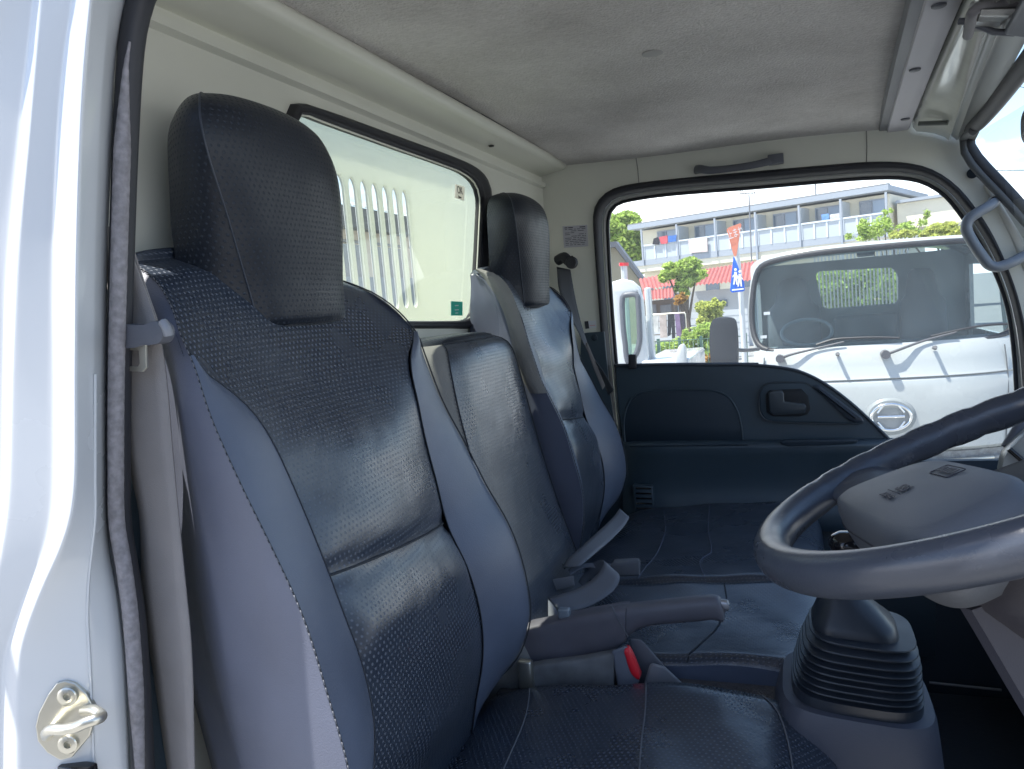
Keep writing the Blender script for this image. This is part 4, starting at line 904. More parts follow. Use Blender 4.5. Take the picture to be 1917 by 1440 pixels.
# ---- driver's buckle
bk = thing('seat_belt_buckle', 'seat belt buckle with red release button on a dusty grey stalk', 'belt buckle')
sweep_px('buckle_stalk', [(980, 1246, 1300), (1020, 1238, 1292), (1080, 1231, 1290), (1130, 1222, 1288), (1152, 1217, 1284)], .945, .011, mat('dusty_vinyl', (.13, .135, .14), .6, vary=(30, .35)), bk, e=5)
hexa('buckle_body', [P(1158, 1290, y=.935), P(1190, 1284, y=.935), P(1190, 1284, y=.966), P(1158, 1290, y=.966), P(1144, 1218, y=.935), P(1176, 1208, y=.935), P(1176, 1208, y=.966), P(1144, 1218, y=.966)], mat('buckle_plastic', (.15, .165, .20), .4), bk, bevel=.004)
def bkp(a, b, yy): return P(a, b, y=yy)
hexa('buckle_lip', [P(1180, 1287, y=.936), P(1199, 1278, y=.936), P(1199, 1278, y=.965), P(1180, 1287, y=.965), P(1160, 1213, y=.936), P(1174, 1206, y=.936), P(1174, 1206, y=.965), P(1160, 1213, y=.965)], mat('buckle_rim', (.17, .185, .22), .4), bk, bevel=.005)
sweep_px('red_button', [(1171, 1211, 1222), (1176, 1210, 1243), (1182, 1217, 1258), (1189, 1232, 1266), (1196, 1250, 1270), (1199, 1260, 1268)], .9395, .0075, M['red'], bk, e=3)
box('stalk_bolt', P(985, 1262, y=.93) - V((.01, .006, .02)), P(985, 1262, y=.93) + V((.01, .006, .02)), M['steel'], bk, bevel=.003)
# ---- belts
def ribbon(name, st, mt, parent=None, n=40, thick=.0014, k=4):
    """st: (ax, ay, aY, bx, by, bY) the two edges as pixel and lateral y"""
    A = cr([P(s[0], s[1], y=s[2]) for s in st], n); B = cr([P(s[3], s[4], y=s[5]) for s in st], n)
    return grid(name, [[a.lerp(b, t / k) for t in range(k + 1)] for a, b in zip(A, B)], mt, parent, solid=thick)
db = thing('driver_seat_belt', 'grey webbing seat belt hanging down the door pillar with its metal tongue', 'seat belt')
ribbon('webbing', [(196, 470, .466, 248, 478, .466), (205, 540, .466, 272, 540, .468), (215, 600, .466, 293, 602, .468), (222, 640, .466, 303, 640, .468), (226, 720, .466, 314, 720, .468), (236, 840, .466, 324, 840, .468), (262, 960, .468, 335, 960, .468), (268, 1100, .470, 348, 1090, .468), (277, 1180, .470, 357, 1180, .468), (291, 1270, .472, 362, 1270, .468), (305, 1370, .474, 364, 1370, .468), (320, 1470, .474, 366, 1470, .468), (335, 1600, .474, 370, 1600, .468)], M['webbing'], db, n=70)
ribbon('webbing_upper', [(180, 420, .476, 240, 430, .476), (200, 520, .476, 262, 500, .476), (214, 600, .474, 296, 600, .472)], M['webbing'], db, n=20)
tg = loopcr([P(a, b, y=.460) for a, b in ((200, 598), (240, 604), (290, 607), (312, 600), (325, 610), (327, 628), (320, 640), (300, 644), (288, 644), (278, 648), (262, 650), (200, 650))], 60)
plate('tongue_cover', tg, [], (0, -.012, 0), M['grayplastic'], db, bevel=.003, smooth=True)
tq = [(236, 646), (262, 648), (276, 644), (278, 688), (270, 696), (238, 694)]
plate('tongue', [P(a, b, y=.455) for a, b in tq], [[P(a, b, y=.455) for a, b in ((240, 655), (263, 656), (265, 680), (262, 686), (240, 686))]], (0, -.002, 0), M['steel'], db, bevel=.0006)
tube('tongue_lever', cr([P(305, 603, y=.446), P(312, 615, y=.445), P(316, 628, y=.446)], 8), .0035, M['grayplastic2'], db, seg=8)
pb = thing('passenger_seat_belt', 'dark belt hanging from its anchor on the far pillar beside the label', 'seat belt')
tube('anchor', cr([P(1044, 488, y=1.86), P(1056, 482, y=1.85), P(1066, 490, y=1.845), P(1074, 488, y=1.85)], 14), .013, M['black'], pb, seg=10)
disc('anchor_bolt', P(1071, 492, y=1.842), (0, -1, 0), .015, M['black'], pb, h=.012)
ribbon('webbing', [(1042, 500, 1.86, 1068, 505, 1.86), (1046, 540, 1.83, 1077, 560, 1.85), (1060, 580, 1.80, 1086, 600, 1.84), (1082, 622, 1.78, 1098, 640, 1.80), (1095, 650, 1.77, 1108, 665, 1.77), (1118, 690, 1.77, 1130, 695, 1.75), (1140, 740, 1.78, 1150, 730, 1.76)], mat('belt_dark', (.07, .075, .085), .8), pb)
ribbon('webbing_lower', [(1096, 645, 1.76, 1099, 640, 1.76), (1112, 690, 1.76, 1116, 680, 1.76), (1128, 730, 1.76, 1133, 722, 1.76)], M['webbing'], pb, n=12)
lb = thing('centre_lap_belt', 'grey lap belt looped loosely on the middle seat cushion', 'seat belt')
lbm = mat('lap_webbing', (.17, .18, .205), .8, bump=(1200, .5, .0008))
ribbon('webbing', [(1026, 1120, 1.045, 1050, 1145, 1.02), (1050, 1112, 1.05, 1078, 1142, 1.025), (1078, 1103, 1.06, 1106, 1133, 1.035), (1104, 1088, 1.075, 1132, 1118, 1.045), (1124, 1068, 1.09, 1152, 1100, 1.06), (1131, 1053, 1.105, 1160, 1083, 1.075), (1128, 1048, 1.125, 1156, 1072, 1.10), (1118, 1050, 1.145, 1136, 1066, 1.13), (1104, 1062, 1.16, 1116, 1076, 1.15), (1092, 1076, 1.165, 1102, 1088, 1.16), (1084, 1090, 1.165, 1092, 1098, 1.16)], lbm, lb, n=80)
ribbon('webbing_return', [(1026, 1122, 1.025, 1026, 1160, 1.005), (1038, 1136, 1.02, 1034, 1158, 1.005), (1046, 1148, 1.015, 1052, 1150, 1.01), (1062, 1140, 1.02, 1072, 1150, 1.012), (1078, 1144, 1.02, 1086, 1154, 1.01)], lbm, lb, n=40)
ribbon('webbing_far', [(1052, 1062, 1.12, 1084, 1060, 1.10), (1064, 1046, 1.14, 1096, 1050, 1.12), (1085, 1026, 1.18, 1114, 1035, 1.16), (1112, 1002, 1.24, 1138, 1015, 1.22), (1134, 982, 1.29, 1158, 996, 1.27), (1150, 966, 1.33, 1170, 982, 1.30), (1160, 952, 1.36, 1178, 968, 1.33)], lbm, lb, n=50)
ribbon('webbing_tail', [(1064, 1066, 1.13, 1068, 1076, 1.12), (1078, 1058, 1.14, 1082, 1068, 1.13), (1098, 1054, 1.15, 1100, 1062, 1.145), (1124, 1054, 1.155, 1126, 1066, 1.15), (1150, 1056, 1.16, 1150, 1072, 1.16)], lbm, lb, n=30)
hexa('belt_buckle', [P(1146, 1080, y=1.15), P(1198, 1078, y=1.15), P(1198, 1075, y=1.19), P(1148, 1078, y=1.19), P(1142, 1056, y=1.15), P(1199, 1050, y=1.15), P(1197, 1044, y=1.19), P(1148, 1046, y=1.19)], M['webdark'], lb, bevel=.004)
hexa('belt_slider', [P(1030, 1108, y=1.10), P(1076, 1098, y=1.10), P(1076, 1096, y=1.12), P(1030, 1106, y=1.12), P(1028, 1086, y=1.10), P(1074, 1078, y=1.10), P(1074, 1077, y=1.12), P(1028, 1085, y=1.12)], M['grayplastic2'], lb, bevel=.002)
hexa('belt_anchor', [P(1030, 1075, y=1.16), P(1060, 1065, y=1.16), P(1060, 1065, y=1.18), P(1030, 1075, y=1.18), P(1030, 1062, y=1.16), P(1048, 1048, y=1.16), P(1048, 1048, y=1.18), P(1030, 1062, y=1.18)], M['gloss'], lb, bevel=.003)
# meter hood corner at the far right
mh = thing('meter_hood', 'pale instrument hood corner behind the steering wheel rim', 'instrument hood')
mp_ = loopcr([P(a, b, y=.98) for a, b in ((1868, 868), (1872, 850), (1885, 832), (1925, 800), (2010, 790), (2010, 900), (1925, 905), (1880, 895), (1866, 886))], 50)
plate('hood_shell', mp_, [], (0, -.02, 0), mat('hood_plastic', (.30, .31, .30), .3), mh, bevel=.006, smooth=True)
tube('hood_slot', [P(1888, 840, y=.955), P(1925, 872, y=.955)], .003, M['gloss'], mh, seg=8)
tube('hood_arm', [P(1884, 838, y=.985), P(1905, 805, y=.99), P(1930, 778, y=1.0)], .006, M['grayplastic'], mh, seg=8)
# ================================================================== OUTSIDE
rng = random.Random(11)
gm = mat('asphalt', (.27, .27, .265), .9, bump=(40, .6, .01), vary=(.8, .12))
gv = [V((x, y, 0)) for x in (-400, 400) for y in (-400, 400)]
g = mesh('ground', [V((-400, -400, 0)), V((400, -400, 0)), V((400, 400, 0)), V((-400, 400, 0))], [(0, 1, 2, 3)], gm, smooth=False); tag(g, kind='structure')
# ---- unseen truck shape added behind the camera to hold back low sky light
bt = thing('sky_blocker', 'added unseen truck-shaped block behind the camera that shuts out low sky light', 'truck')
box('blocker_box', (-2.6, -5.6, 1.0), (2.6, -3.6, 2.9), mat('sky_blocker_grey', (.30, .31, .33), .5), bt, bevel=.03)
box('blocker_chassis', (-2.5, -5.4, .55), (3.6, -3.8, .98), M['black'], bt, bevel=.02)
box('cab', (2.65, -5.5, .9), (4.2, -3.7, 2.3), mat('sky_blocker_cab', (.35, .36, .38), .4), bt, bevel=.15)
for x in (-1.6, 3.3):
    for y in (-5.4, -4.0): tube('wheel', [V((x, y, .4)), V((x, y + .25, .4))], .4, M['black'], bt, seg=24)
# ---- bed guard behind the rear glass
XG = -.80
def G(a, b, x=XG): return P(a, b, x=x)
bg_ = thing('cargo_bed_guard', 'white headboard panel with tall rounded slots behind the rear window', 'headboard')
slots = []
guard_m = bpy.data.materials.new('guard_panel_resin'); guard_m.use_nodes = True
_n = guard_m.node_tree.nodes; _l = guard_m.node_tree.links; _b = _n['Principled BSDF']; _b.inputs['Base Color'].default_value = (.86, .87, .80, 1); _b.inputs['Roughness'].default_value = .4
_tl = _n.new('ShaderNodeBsdfTranslucent'); _tl.inputs[0].default_value = (.88, .89, .80, 1); _ms = _n.new('ShaderNodeMixShader'); _ms.inputs[0].default_value = .5
_l.new(_b.outputs[0], _ms.inputs[1]); _l.new(_tl.outputs[0], _ms.inputs[2]); _l.new(_ms.outputs[0], _n['Material Output'].inputs[0])
for k in range(-8, 7):
    # centres measured on the panel: evenly spaced in y
    y_r = G(766, 450).y; y_l = G(646, 430).y; step = (y_r - y_l) / 6
    yc = y_r - (6 - k) * step if k <= 6 else 0
    zt, zb = G(763, 357).z, G(775, 573).z; hw = step * .33
    sl_ = []
    for i in range(9): an = math.pi * i / 8; sl_.append(V((XG, yc + hw * math.cos(an), zt - hw * .0 + hw * 1.6 * math.sin(an) - hw * 1.6)))
    for i in range(9): an = math.pi + math.pi * i / 8; sl_.append(V((XG, yc + hw * math.cos(an), zb + hw * 1.3 + hw * 1.6 * math.sin(an))))
    slots.append(sl_)
gvs, gfs = [], []
ys_ = [sum(p.y for p in sl_) / len(sl_) for sl_ in slots]
edges_ = [ys_[0] - .06] + [(p + q) / 2 for p, q in zip(ys_, ys_[1:])] + [ys_[-1] + .025]
for sl_, ya, yb in zip(slots, edges_, edges_[1:]):
    loops_ = [[V((XG, ya, .9)), V((XG, yb, .9)), V((XG, yb, 2.22)), V((XG, ya, 2.22))], sl_]
    pts_ = loops_[0] + sl_; o_ = len(gvs); n2_ = len(pts_); gvs += pts_ + [p + V((-.005, 0, 0)) for p in pts_]
    for t_ in geometry.tessellate_polygon(loops_): gfs += [tuple(o_ + q for q in t_), tuple(o_ + n2_ + q for q in reversed(t_))]
    for q in range(len(sl_)): a_, b_ = 4 + q, 4 + (q + 1) % len(sl_); gfs.append((o_ + a_, o_ + b_, o_ + b_ + n2_, o_ + a_ + n2_))
o_ = len(gvs); ya = edges_[-1]
gvs += box_v((XG - .005, ya, .9), (XG, 2.35, 2.22)); gfs += [tuple(o_ + q for q in f) for f in BF]
mesh('guard_panel', gvs, gfs, guard_m, bg_, smooth=False, fix=True)
for sl_ in slots: tube('slot_lip', [p + V((-.006, 0, 0)) for p in sl_], .0018, M['white'], bg_.children[0], seg=6, closed=True)
box('guard_rail', (XG - .05, -.2, 2.19), (XG - .036, 2.3, 2.24), M['white'], bg_, bevel=.01)
# house seen through the slots
hr_ = thing('tiled_house', 'house with grey tiled roof and dark eaves seen through the slotted headboard', 'house')
XH = -11.0
def H(a, b, x=XH): return P(a, b, x=x)
def zH(b, a=700): return H(a, b).z
yl, yr = H(600, 450).y - 3, H(830, 450).y + 3
z_e = zH(404); z_r = zH(356)
rw_ = []
for i in range(13):
    t = i / 12; rw_.append([V((XH + .6 - 3.2 * t, yl + (yr - yl) * j / 160, z_e + (z_r - z_e) * 1.35 * t + .035 * abs(math.sin(j * math.pi / 2.2)) + (.03 if i % 2 else 0))) for j in range(161)])
grid('roof', rw_, mat('grey_tiles', (.50, .52, .54), .6, vary=(3, .2)), hr_)
box('eave', (XH + .25, yl, z_e - .55), (XH + .62, yr, z_e - .02), mat('eave_dark', (.08, .09, .10), .7), hr_)
box('wall', (XH - 3, yl + .3, 0), (XH, yr - .3, z_e - .1), mat('house_wall', (.72, .62, .50), .8, vary=(2, .1)), hr_)
for k in range(5):
    y0 = yl + 1.0 + k * (yr - yl - 2) / 5
    wn = box('window', (XH + .01, y0, zH(520)), (XH + .05, y0 + (yr - yl) * .12, zH(462)), mat('house_pane', (.20, .22, .24), .15), hr_)
    box('frame', (XH + .0, y0 - .06, zH(458) - .02), (XH + .08, y0 + (yr - yl) * .12 + .06, zH(456) + .02), M['grayplastic2'], wn)
    box('sill', (XH + .0, y0 - .06, zH(524)), (XH + .10, y0 + (yr - yl) * .12 + .06, zH(521)), M['grayplastic2'], wn)
box('lower_siding', (XH - .02, yl, 0), (XH + .12, yr, zH(520)), mat('siding_blue', (.22, .27, .32), .6), hr_)
# ---- generic tree
leafc = {}
def leafmat(name, col):
    mt = mat(name, col, .55, spec=.3)
    n = mt.node_tree.nodes; l = mt.node_tree.links; b = n['Principled BSDF']
    oi = n.new('ShaderNodeNewGeometry'); mr = n.new('ShaderNodeMapRange'); mr.inputs[3].default_value = .55; mr.inputs[4].default_value = 1.5
    l.new(oi.outputs['Random Per Island'], mr.inputs[0]); h = n.new('ShaderNodeVectorMath'); h.operation = 'SCALE'; h.inputs[0].default_value = col
    l.new(mr.outputs[0], h.inputs['Scale']); l.new(h.outputs[0], b.inputs['Base Color'])
    tl = n.new('ShaderNodeBsdfTranslucent'); l.new(h.outputs[0], tl.inputs[0]); ms_ = n.new('ShaderNodeMixShader'); ms_.inputs[0].default_value = .5
    l.new(b.outputs[0], ms_.inputs[1]); l.new(tl.outputs[0], ms_.inputs[2]); l.new(ms_.outputs[0], n['Material Output'].inputs[0])
    return mt
LG = leafmat('leaf_bright', (.42, .54, .14)); LY = leafmat('leaf_yellow', (.50, .54, .15)); LD = leafmat('leaf_mid', (.07, .13, .03)); LR = leafmat('leaf_reddish', (.50, .30, .08))
bark = mat('bark', (.12, .09, .065), .9, bump=(20, .8, .02))
def crown(name, blobs, leaf, n, mt, parent):
    vs, fs = [], []
    tot = sum(b[3] * b[4] * b[5] for b in blobs) or 1
    n = int(n * 2.2); leaf *= .62
    for b in blobs:
        cnt = int(n * b[3] * b[4] * b[5] / tot) + 12
        sub = [(rng.gauss(0, .55), rng.gauss(0, .55), rng.gauss(0, .55)) for _ in range(max(5, cnt // 70))]
        for _ in range(cnt):
            s_ = rng.choice(sub); q = V((s_[0] + rng.gauss(0, .2), s_[1] + rng.gauss(0, .2), s_[2] + rng.gauss(0, .2)))
            if q.length > 1.1: q = q.normalized() * rng.uniform(.85, 1.15)
            c = V((b[0] + q.x * b[3], b[1] + q.y * b[4], b[2] + q.z * b[5])); sz = leaf * rng.uniform(.6, 1.4)
            u = V((rng.gauss(0, 1), rng.gauss(0, 1), rng.gauss(0, .6))).normalized(); v = u.cross(V((rng.gauss(0, 1), rng.gauss(0, 1), rng.gauss(0, 1)))).normalized()
            o = len(vs); vs += [c - u * sz, c - v * sz * .5, c + u * sz, c + v * sz * .5]; fs.append((o, o + 1, o + 2, o + 3))
    return mesh(name, vs, fs, mt, parent, smooth=False)
def tree(name, label, base, h, blobs, leaf, n, mt, r=.12, cat='tree'):
    t = thing(name, label, cat, loc=base)
    inv = V(base)
    J = ([], [])
    top = V((sum(b[0] for b in blobs) / len(blobs), sum(b[1] for b in blobs) / len(blobs), h)) - inv
    tube('', cr([V((0, 0, 0)), top * .5 + V((.05, 0, 0)), top], 10), [r * (1 - .07 * i) for i in range(10)], None, join=J, seg=8)
    for b in blobs:
        e = V(b[:3]) - inv; s_ = top * rng.uniform(.35, .7)
        tube('', cr([s_, s_.lerp(e, .5) + V((0, 0, .1)), e + V((0, 0, b[5] * .5))], 6), [r * .45 * (1 - .12 * i) for i in range(6)], None, join=J, seg=6)
    mesh('trunk', J[0], J[1], bark, t)
    crown('crown', [(b[0] - inv.x, b[1] - inv.y, b[2] - inv.z) + tuple(b[3:]) for b in blobs], leaf, n, mt, t)
    return t
def blob(a, b, y, rp_, depth=None, ry=None):
    p = P(a, b, y=y); s_ = y / math.cos(R(20)) / F_PX * 1.0; rr = rp_ * s_ * .95
    return (p.x, p.y, p.z, rr, depth or rr, (ry or rp_) * s_ * .95)
p = P(1165, 500, y=52)
tree('broadleaf_tree', 'large bright green tree left of the apartment block', (p.x, 52, 0), p.z, [blob(1150, 430, 52, 26), blob(1175, 425, 52, 26), blob(1165, 465, 52, 32), blob(1192, 460, 52, 20), blob(1185, 495, 52, 24), blob(1145, 480, 52, 24)], .24, 9000, LG, .5)
p = P(1283, 560, y=20)
tree('garden_tree', 'bright green garden tree in front of the red tiled roof', (p.x, 20, 0), p.z + .3, [blob(1262, 505, 20, 22, ry=14), blob(1290, 500, 20, 22, ry=15), blob(1250, 520, 20, 16, ry=9), blob(1305, 515, 20, 18, ry=10), blob(1285, 525, 20, 20, ry=12), blob(1276, 550, 20, 14, ry=14)], .085, 3200, LG, .1)
p = P(1330, 640, y=16)
tree('yellow_shrub', 'yellow green shrub between the garden tree and the black mirror', (p.x, 16, 0), p.z, [blob(1325, 575, 16, 20, ry=14), blob(1345, 568, 16, 12, ry=10), blob(1318, 600, 16, 16, ry=12), blob(1330, 590, 16, 20, ry=14)], .06, 2600, LY, .05, 'shrub')
p = P(1271, 570, y=18.5)
tree('red_shrub', 'small orange tipped shrub under the garden tree', (p.x, 18.5, 0), p.z, [blob(1270, 560, 18.5, 11, ry=9), blob(1278, 556, 18.5, 8, ry=7)], .055, 600, LR, .04, 'shrub')
p = P(1300, 690, y=14.5)
tree('hedge_bush', 'green garden bush low behind the far fence', (p.x, 14.5, 0), .8, [blob(1300, 630, 14.5, 22, ry=18), blob(1325, 620, 14.5, 20, ry=18), blob(1245, 655, 14.5, 24, ry=14), blob(1275, 650, 14.5, 24, ry=16), blob(1340, 645, 14.5, 22, ry=20), blob(1225, 665, 14.5, 20, ry=12), blob(1320, 665, 14.5, 30, ry=14)], .05, 6500, LG, .05, 'shrub')
p = P(1345, 670, y=13.9)
tree('orange_shrub', 'orange and yellow shrub at the foot of the garden', (p.x, 13.9, 0), .6, [blob(1310, 672, 13.9, 14, ry=9), blob(1345, 668, 13.9, 16, ry=10)], .045, 900, LR, .04, 'shrub')
p = P(1650, 440, y=30)
tree('bamboo', 'wispy bamboo in front of the right end of the apartments', (p.x, 30, 0), p.z, [blob(1640, 425, 30, 26, ry=22), blob(1655, 405, 30, 12, ry=16), blob(1610, 440, 30, 22, ry=10), blob(1690, 430, 30, 20, ry=10), blob(1720, 425, 30, 18, ry=14), blob(1735, 405, 30, 10, ry=14)], .09, 1500, LG, .06)
p = P(1770, 440, y=28)
tree('roadside_tree', 'dense light green treetop over the parked truck roof', (p.x, 28, 0), p.z, [blob(1765, 432, 28, 22, ry=12), blob(1790, 436, 28, 22, ry=12), blob(1745, 440, 28, 18, ry=9), blob(1815, 440, 28, 20, ry=12), blob(1690, 440, 28, 18, ry=9)], .13, 3200, LY, .1)
p = P(1600, 560, y=14)
tree('rear_hedge', 'green hedge seen through the parked truck rear window', (p.x, 14, 0), 1.4, [blob(1540 + 25 * k, 545, 14, 26, ry=40) for k in range(8)], .08, 5000, LG, .06, 'hedge')
# ---- apartment block
A0 = P(1200, 425, y=47.0); A1 = P(1664, 353, y=42.2)
AD = V((A1.x - A0.x, A1.y - A0.y, 0)); AL = AD.length; AD.normalize(); AN = V((AD.y, -AD.x, 0))   # AN points to the viewer
def AP(a, b, off=0.0):
    r = ray(a, b); q = V((A0.x, A0.y, 0)) + AN * off; t = (q - EYE).dot(AN) / r.dot(AN); return EYE + r * t
def AS(a, b, off=0.0):
    p = AP(a, b, off); return (p - V((A0.x, A0.y, 0))).dot(AD), p.z
ap = thing('apartment_building', 'long cream apartment block with balconies behind the garden', 'apartment building', loc=(A0.x, A0.y, 0))
def apbox(name, s0, s1, z0, z1, o0, o1, mt, parent, bevel=0):
    vs = []
    for z in (z0, z1):
        for s_, o in ((s0, o0), (s1, o0), (s1, o1), (s0, o1)): vs.append(AD * s_ + AN * o + V((0, 0, z)))
    return mesh(name, vs, BF, mt, parent, smooth=False, fix=True)
cream = mat('cream_wall', (.74, .69, .56), .8, vary=(.6, .06)); slate = mat('slate_fascia', (.33, .36, .41), .6); rail = mat('balcony_white', (.62, .66, .70), .4); frost = mat('frosted_panel', (.44, .48, .52), .3)
zt_ = A0.z; zR = zt_ + .0
zb0 = AS(1340, 473, 1.3)[1]; zfl = zb0 - .25; ztop = AS(1340, 444, 1.3)[1]
apbox('wall', 0, AL, 0, zR - .25, -7, 0, cream, ap)
rf = apbox('roof', -.4, AL + .2, zR - .16, zR + .10, -7.3, .9, slate, ap); apbox('gutter', -.4, AL + .2, zR + .103, zR + .17, .5, .86, M['grayplastic2'], rf)
apbox('balcony_floor', -.1, AL, zfl - .35, zfl, 0.002, 1.3, cream, ap)
bands = apbox('balcony_edge', -.15, AL + .05, zfl - .0, zfl + .32, 1.28, 1.36, slate, ap)
posts_px = [1204, 1270, 1342, 1418, 1500, 1578, 1663]
ss = [AS(q, 460, 1.3)[0] for q in posts_px]
for k in range(6):
    s0, s1 = ss[k], ss[k + 1]; pn = apbox('balcony_panel', s0 + .08, s1 - .08, zfl + .33, ztop, 1.30, 1.34, frost, ap)
    for j in range(4):
        q = s0 + .08 + (s1 - s0 - .16) * j / 3; apbox('rail_bar', q - .04, q + .04, zfl + .33, ztop + .02, 1.345, 1.38, rail, pn)
    apbox('top_rail', s0, s1, ztop + .02, ztop + .10, 1.28, 1.40, rail, pn)
for k, s_ in enumerate(ss): apbox('downpipe', s_ - .05, s_ + .05, 0 if k % 2 else zfl, zR - .3, 1.36, 1.44, slate, ap)
for k, s_ in enumerate(ss[1:-1]): apbox('divider', s_ - .03, s_ + .03, zfl, zR - .4, .01, 1.25, frost, ap)
pane = mat('window_pane', (.10, .14, .19), .12, spec=.8); curtain = mat('curtain_blue', (.35, .42, .52), .6)
for (a0, b0, a1, b1) in ((1230, 428, 1269, 470), (1300, 418, 1341, 468), (1372, 408, 1416, 462), (1447, 398, 1494, 455), (1526, 388, 1576, 450), (1609, 378, 1659, 440)):
    s0, z1 = AS(a0, b0); s1, _ = AS(a1, b0); z1 = zR - .42; wn = apbox('window', s0, s1, zfl + .1, z1, .01, .06, slate, ap)
    apbox('pane', s0 + .07, (s0 + s1) / 2 - .03, zfl + .2, z1 - .08, .065, .09, pane, wn); apbox('pane', (s0 + s1) / 2 + .03, s1 - .07, zfl + .2, z1 - .08, .065, .09, curtain, wn)
for (a0, a1) in ((1240, 1262), (1320, 1345), (1392, 1420), (1452, 1500)):
    s0 = AS(a0, 500)[0]; s1 = AS(a1, 500)[0]; apbox('window', s0, s1, zfl - 2.2, zfl - .9, .01, .07, pane, ap)
e0 = AS(1668, 360, -2)[0]
ex = apbox('side_wing', AL + .21, AL + 3.0, zR - 2.0, zR - .75, -3, -.5, cream, ap); apbox('wing_roof', AL + .21, AL + 3.1, zR - .74, zR - .6, -3, -.3, slate, ap); apbox('wing_post', AL + 2.6, AL + 2.9, 0, zR - 2.0, -2.9, -.6, cream, ap)
def laundry(name, label, pts, mt, off, thick=.04):
    o = plate(name, [AP(a, b, off) for a, b in pts], [], AN * thick, mt); tag(o, label, 'laundry', 'washing on the apartment balconies'); return o
cl = lambda n, c: mat(n, c, .9, vary=(6, .2))
laundry('hanging_clothes', 'black garment on the leftmost apartment balcony', ((1224, 447), (1231, 444), (1235, 448), (1234, 458), (1222, 458)), cl('cloth_black', (.03, .03, .04)), 1.45)
laundry('hanging_clothes', 'red cloth on the leftmost apartment balcony', ((1234, 444), (1250, 441), (1250, 456), (1238, 457)), cl('cloth_red', (.55, .10, .12)), 1.45)
laundry('hanging_clothes', 'blue cloth on the leftmost apartment balcony', ((1251, 442), (1267, 440), (1266, 452), (1252, 454)), cl('cloth_blue', (.06, .16, .45)), 1.45)
laundry('hanging_blanket', 'pale patterned blanket hung over the balcony rail', ((1289, 449), (1324, 445), (1325, 471), (1292, 474)), mat('blanket', (.62, .50, .48), .9, vary=(25, .35)), 1.45)
laundry('hanging_clothes', 'blue cloth on the second balcony from the right', ((1538, 402), (1552, 400), (1552, 418), (1540, 420)), cl('cloth_blue2', (.15, .3, .6)), .9)
laundry('hanging_clothes', 'white striped shirts beside blue cloth on a balcony', ((1554, 402), (1572, 399), (1572, 412), (1555, 416)), cl('cloth_white', (.6, .6, .62)), .9)
an = thing('tv_antenna', 'thin tv antenna standing in front of the apartment roof', 'antenna')
pa = P(1402, 364, y=28); pb_ = P(1410, 560, y=28)
tube('mast', [pb_, pa], .025, M['grayplastic2'], an, seg=6)
tube('boom', [P(1385, 363, y=28), P(1415, 361, y=28)], .02, M['grayplastic2'], an, seg=5)
for q in (1387, 1391, 1396, 1408, 1413): tube('element', [P(q, 359, y=28) + V((0, -.25, 0)), P(q, 366, y=28) + V((0, .25, 0))], .012, M['grayplastic2'], an, seg=5)
pl_ = thing('lightning_rod', 'thin vertical pole rising above the apartment roof', 'pole'); tube('rod', [P(1526, 338, y=44), P(1528, 380, y=44)], .035, M['grayplastic2'], pl_, seg=6)
# ---- gable house at the far left of the window
gb = thing('gable_house', 'beige gabled house with dark roof edge at the left of the window', 'house')
Yg = 30
def Q(a, b, y): return P(a, b, y=y)
plate('wall', [Q(1120, 470, Yg), Q(1150, 462, Yg), Q(1212, 545, Yg), Q(1212, 700, Yg), Q(1120, 700, Yg)], [], (0, .3, 0), mat('beige_wall', (.40, .35, .24), .8, vary=(1, .08)), gb)
plate('roof', [Q(1118, 455, Yg - .3), Q(1153, 452, Yg - .3), Q(1222, 545, Yg - .3), Q(1218, 550, Yg - .3), Q(1151, 462, Yg - .3), Q(1118, 468, Yg - .3)], [], (0, .5, 0), M['grayplastic'], gb)
cp_ = thing('chimney_pipe', 'white vent pipe with a red cap before the gabled house', 'vent pipe')
a = Q(1167, 520, 24); tube('pipe', [V((a.x, 24, 0)), Q(1168, 497, 24)], .10, M['white'], cp_, seg=10); tube('cap', [Q(1168, 498, 24), Q(1168, 492, 24)], .15, M['red'], cp_, seg=10)
# ---- red roofed house
rh_ = thing('red_roof_house', 'low house with red tiled roofs below the apartment block', 'house')
tile = mat('red_tile', (.38, .115, .10), .5, vary=(6, .18))
def tiled(a, b, c, d, nu, nv, parent, amp=.05):
    """a,b = ridge ends, d,c = eave ends"""
    rows_ = []
    nn = (b - a).cross(d - a).normalized()
    if nn.z < 0: nn = -nn
    for i in range(nv * 3 + 1):
        t = i / (nv * 3); step_ = (1 - (i % 3) / 3) * .5
        rows_.append([a.lerp(b, u / (nu * 6)).lerp(d.lerp(c, u / (nu * 6)), t) + nn * amp * (abs(math.sin(u * math.pi / 6)) + ((i % 3) / 3) * .8) for u in range(nu * 6 + 1)])
    return grid('roof', rows_, tile, parent, crease=50)
tiled(Q(1305, 508, 27), Q(1420, 490, 27), Q(1416, 526, 24.5), Q(1288, 537, 24.5), 16, 6, rh_)
tiled(Q(1196, 524, 27), Q(1262, 512, 27), Q(1268, 535, 24.9), Q(1203, 545, 24.9), 9, 5, rh_)
tiled(Q(1203, 546, 25), Q(1262, 540, 25), Q(1262, 559, 23.4), Q(1205, 564, 23.4), 9, 3, rh_)
w1 = Q(1205, 566, 24.6); w2 = Q(1262, 560, 24.6); w3 = Q(1412, 530, 25.2)
box('wall', (w1.x, 24.6, 0), (w2.x, 27, w2.z), mat('wood_wall', (.20, .16, .13), .8), rh_); box('wall', (w2.x + .01, 25.2, 0), (w3.x, 28, w3.z - .1), mat('pale_wall', (.50, .52, .53), .7), rh_)
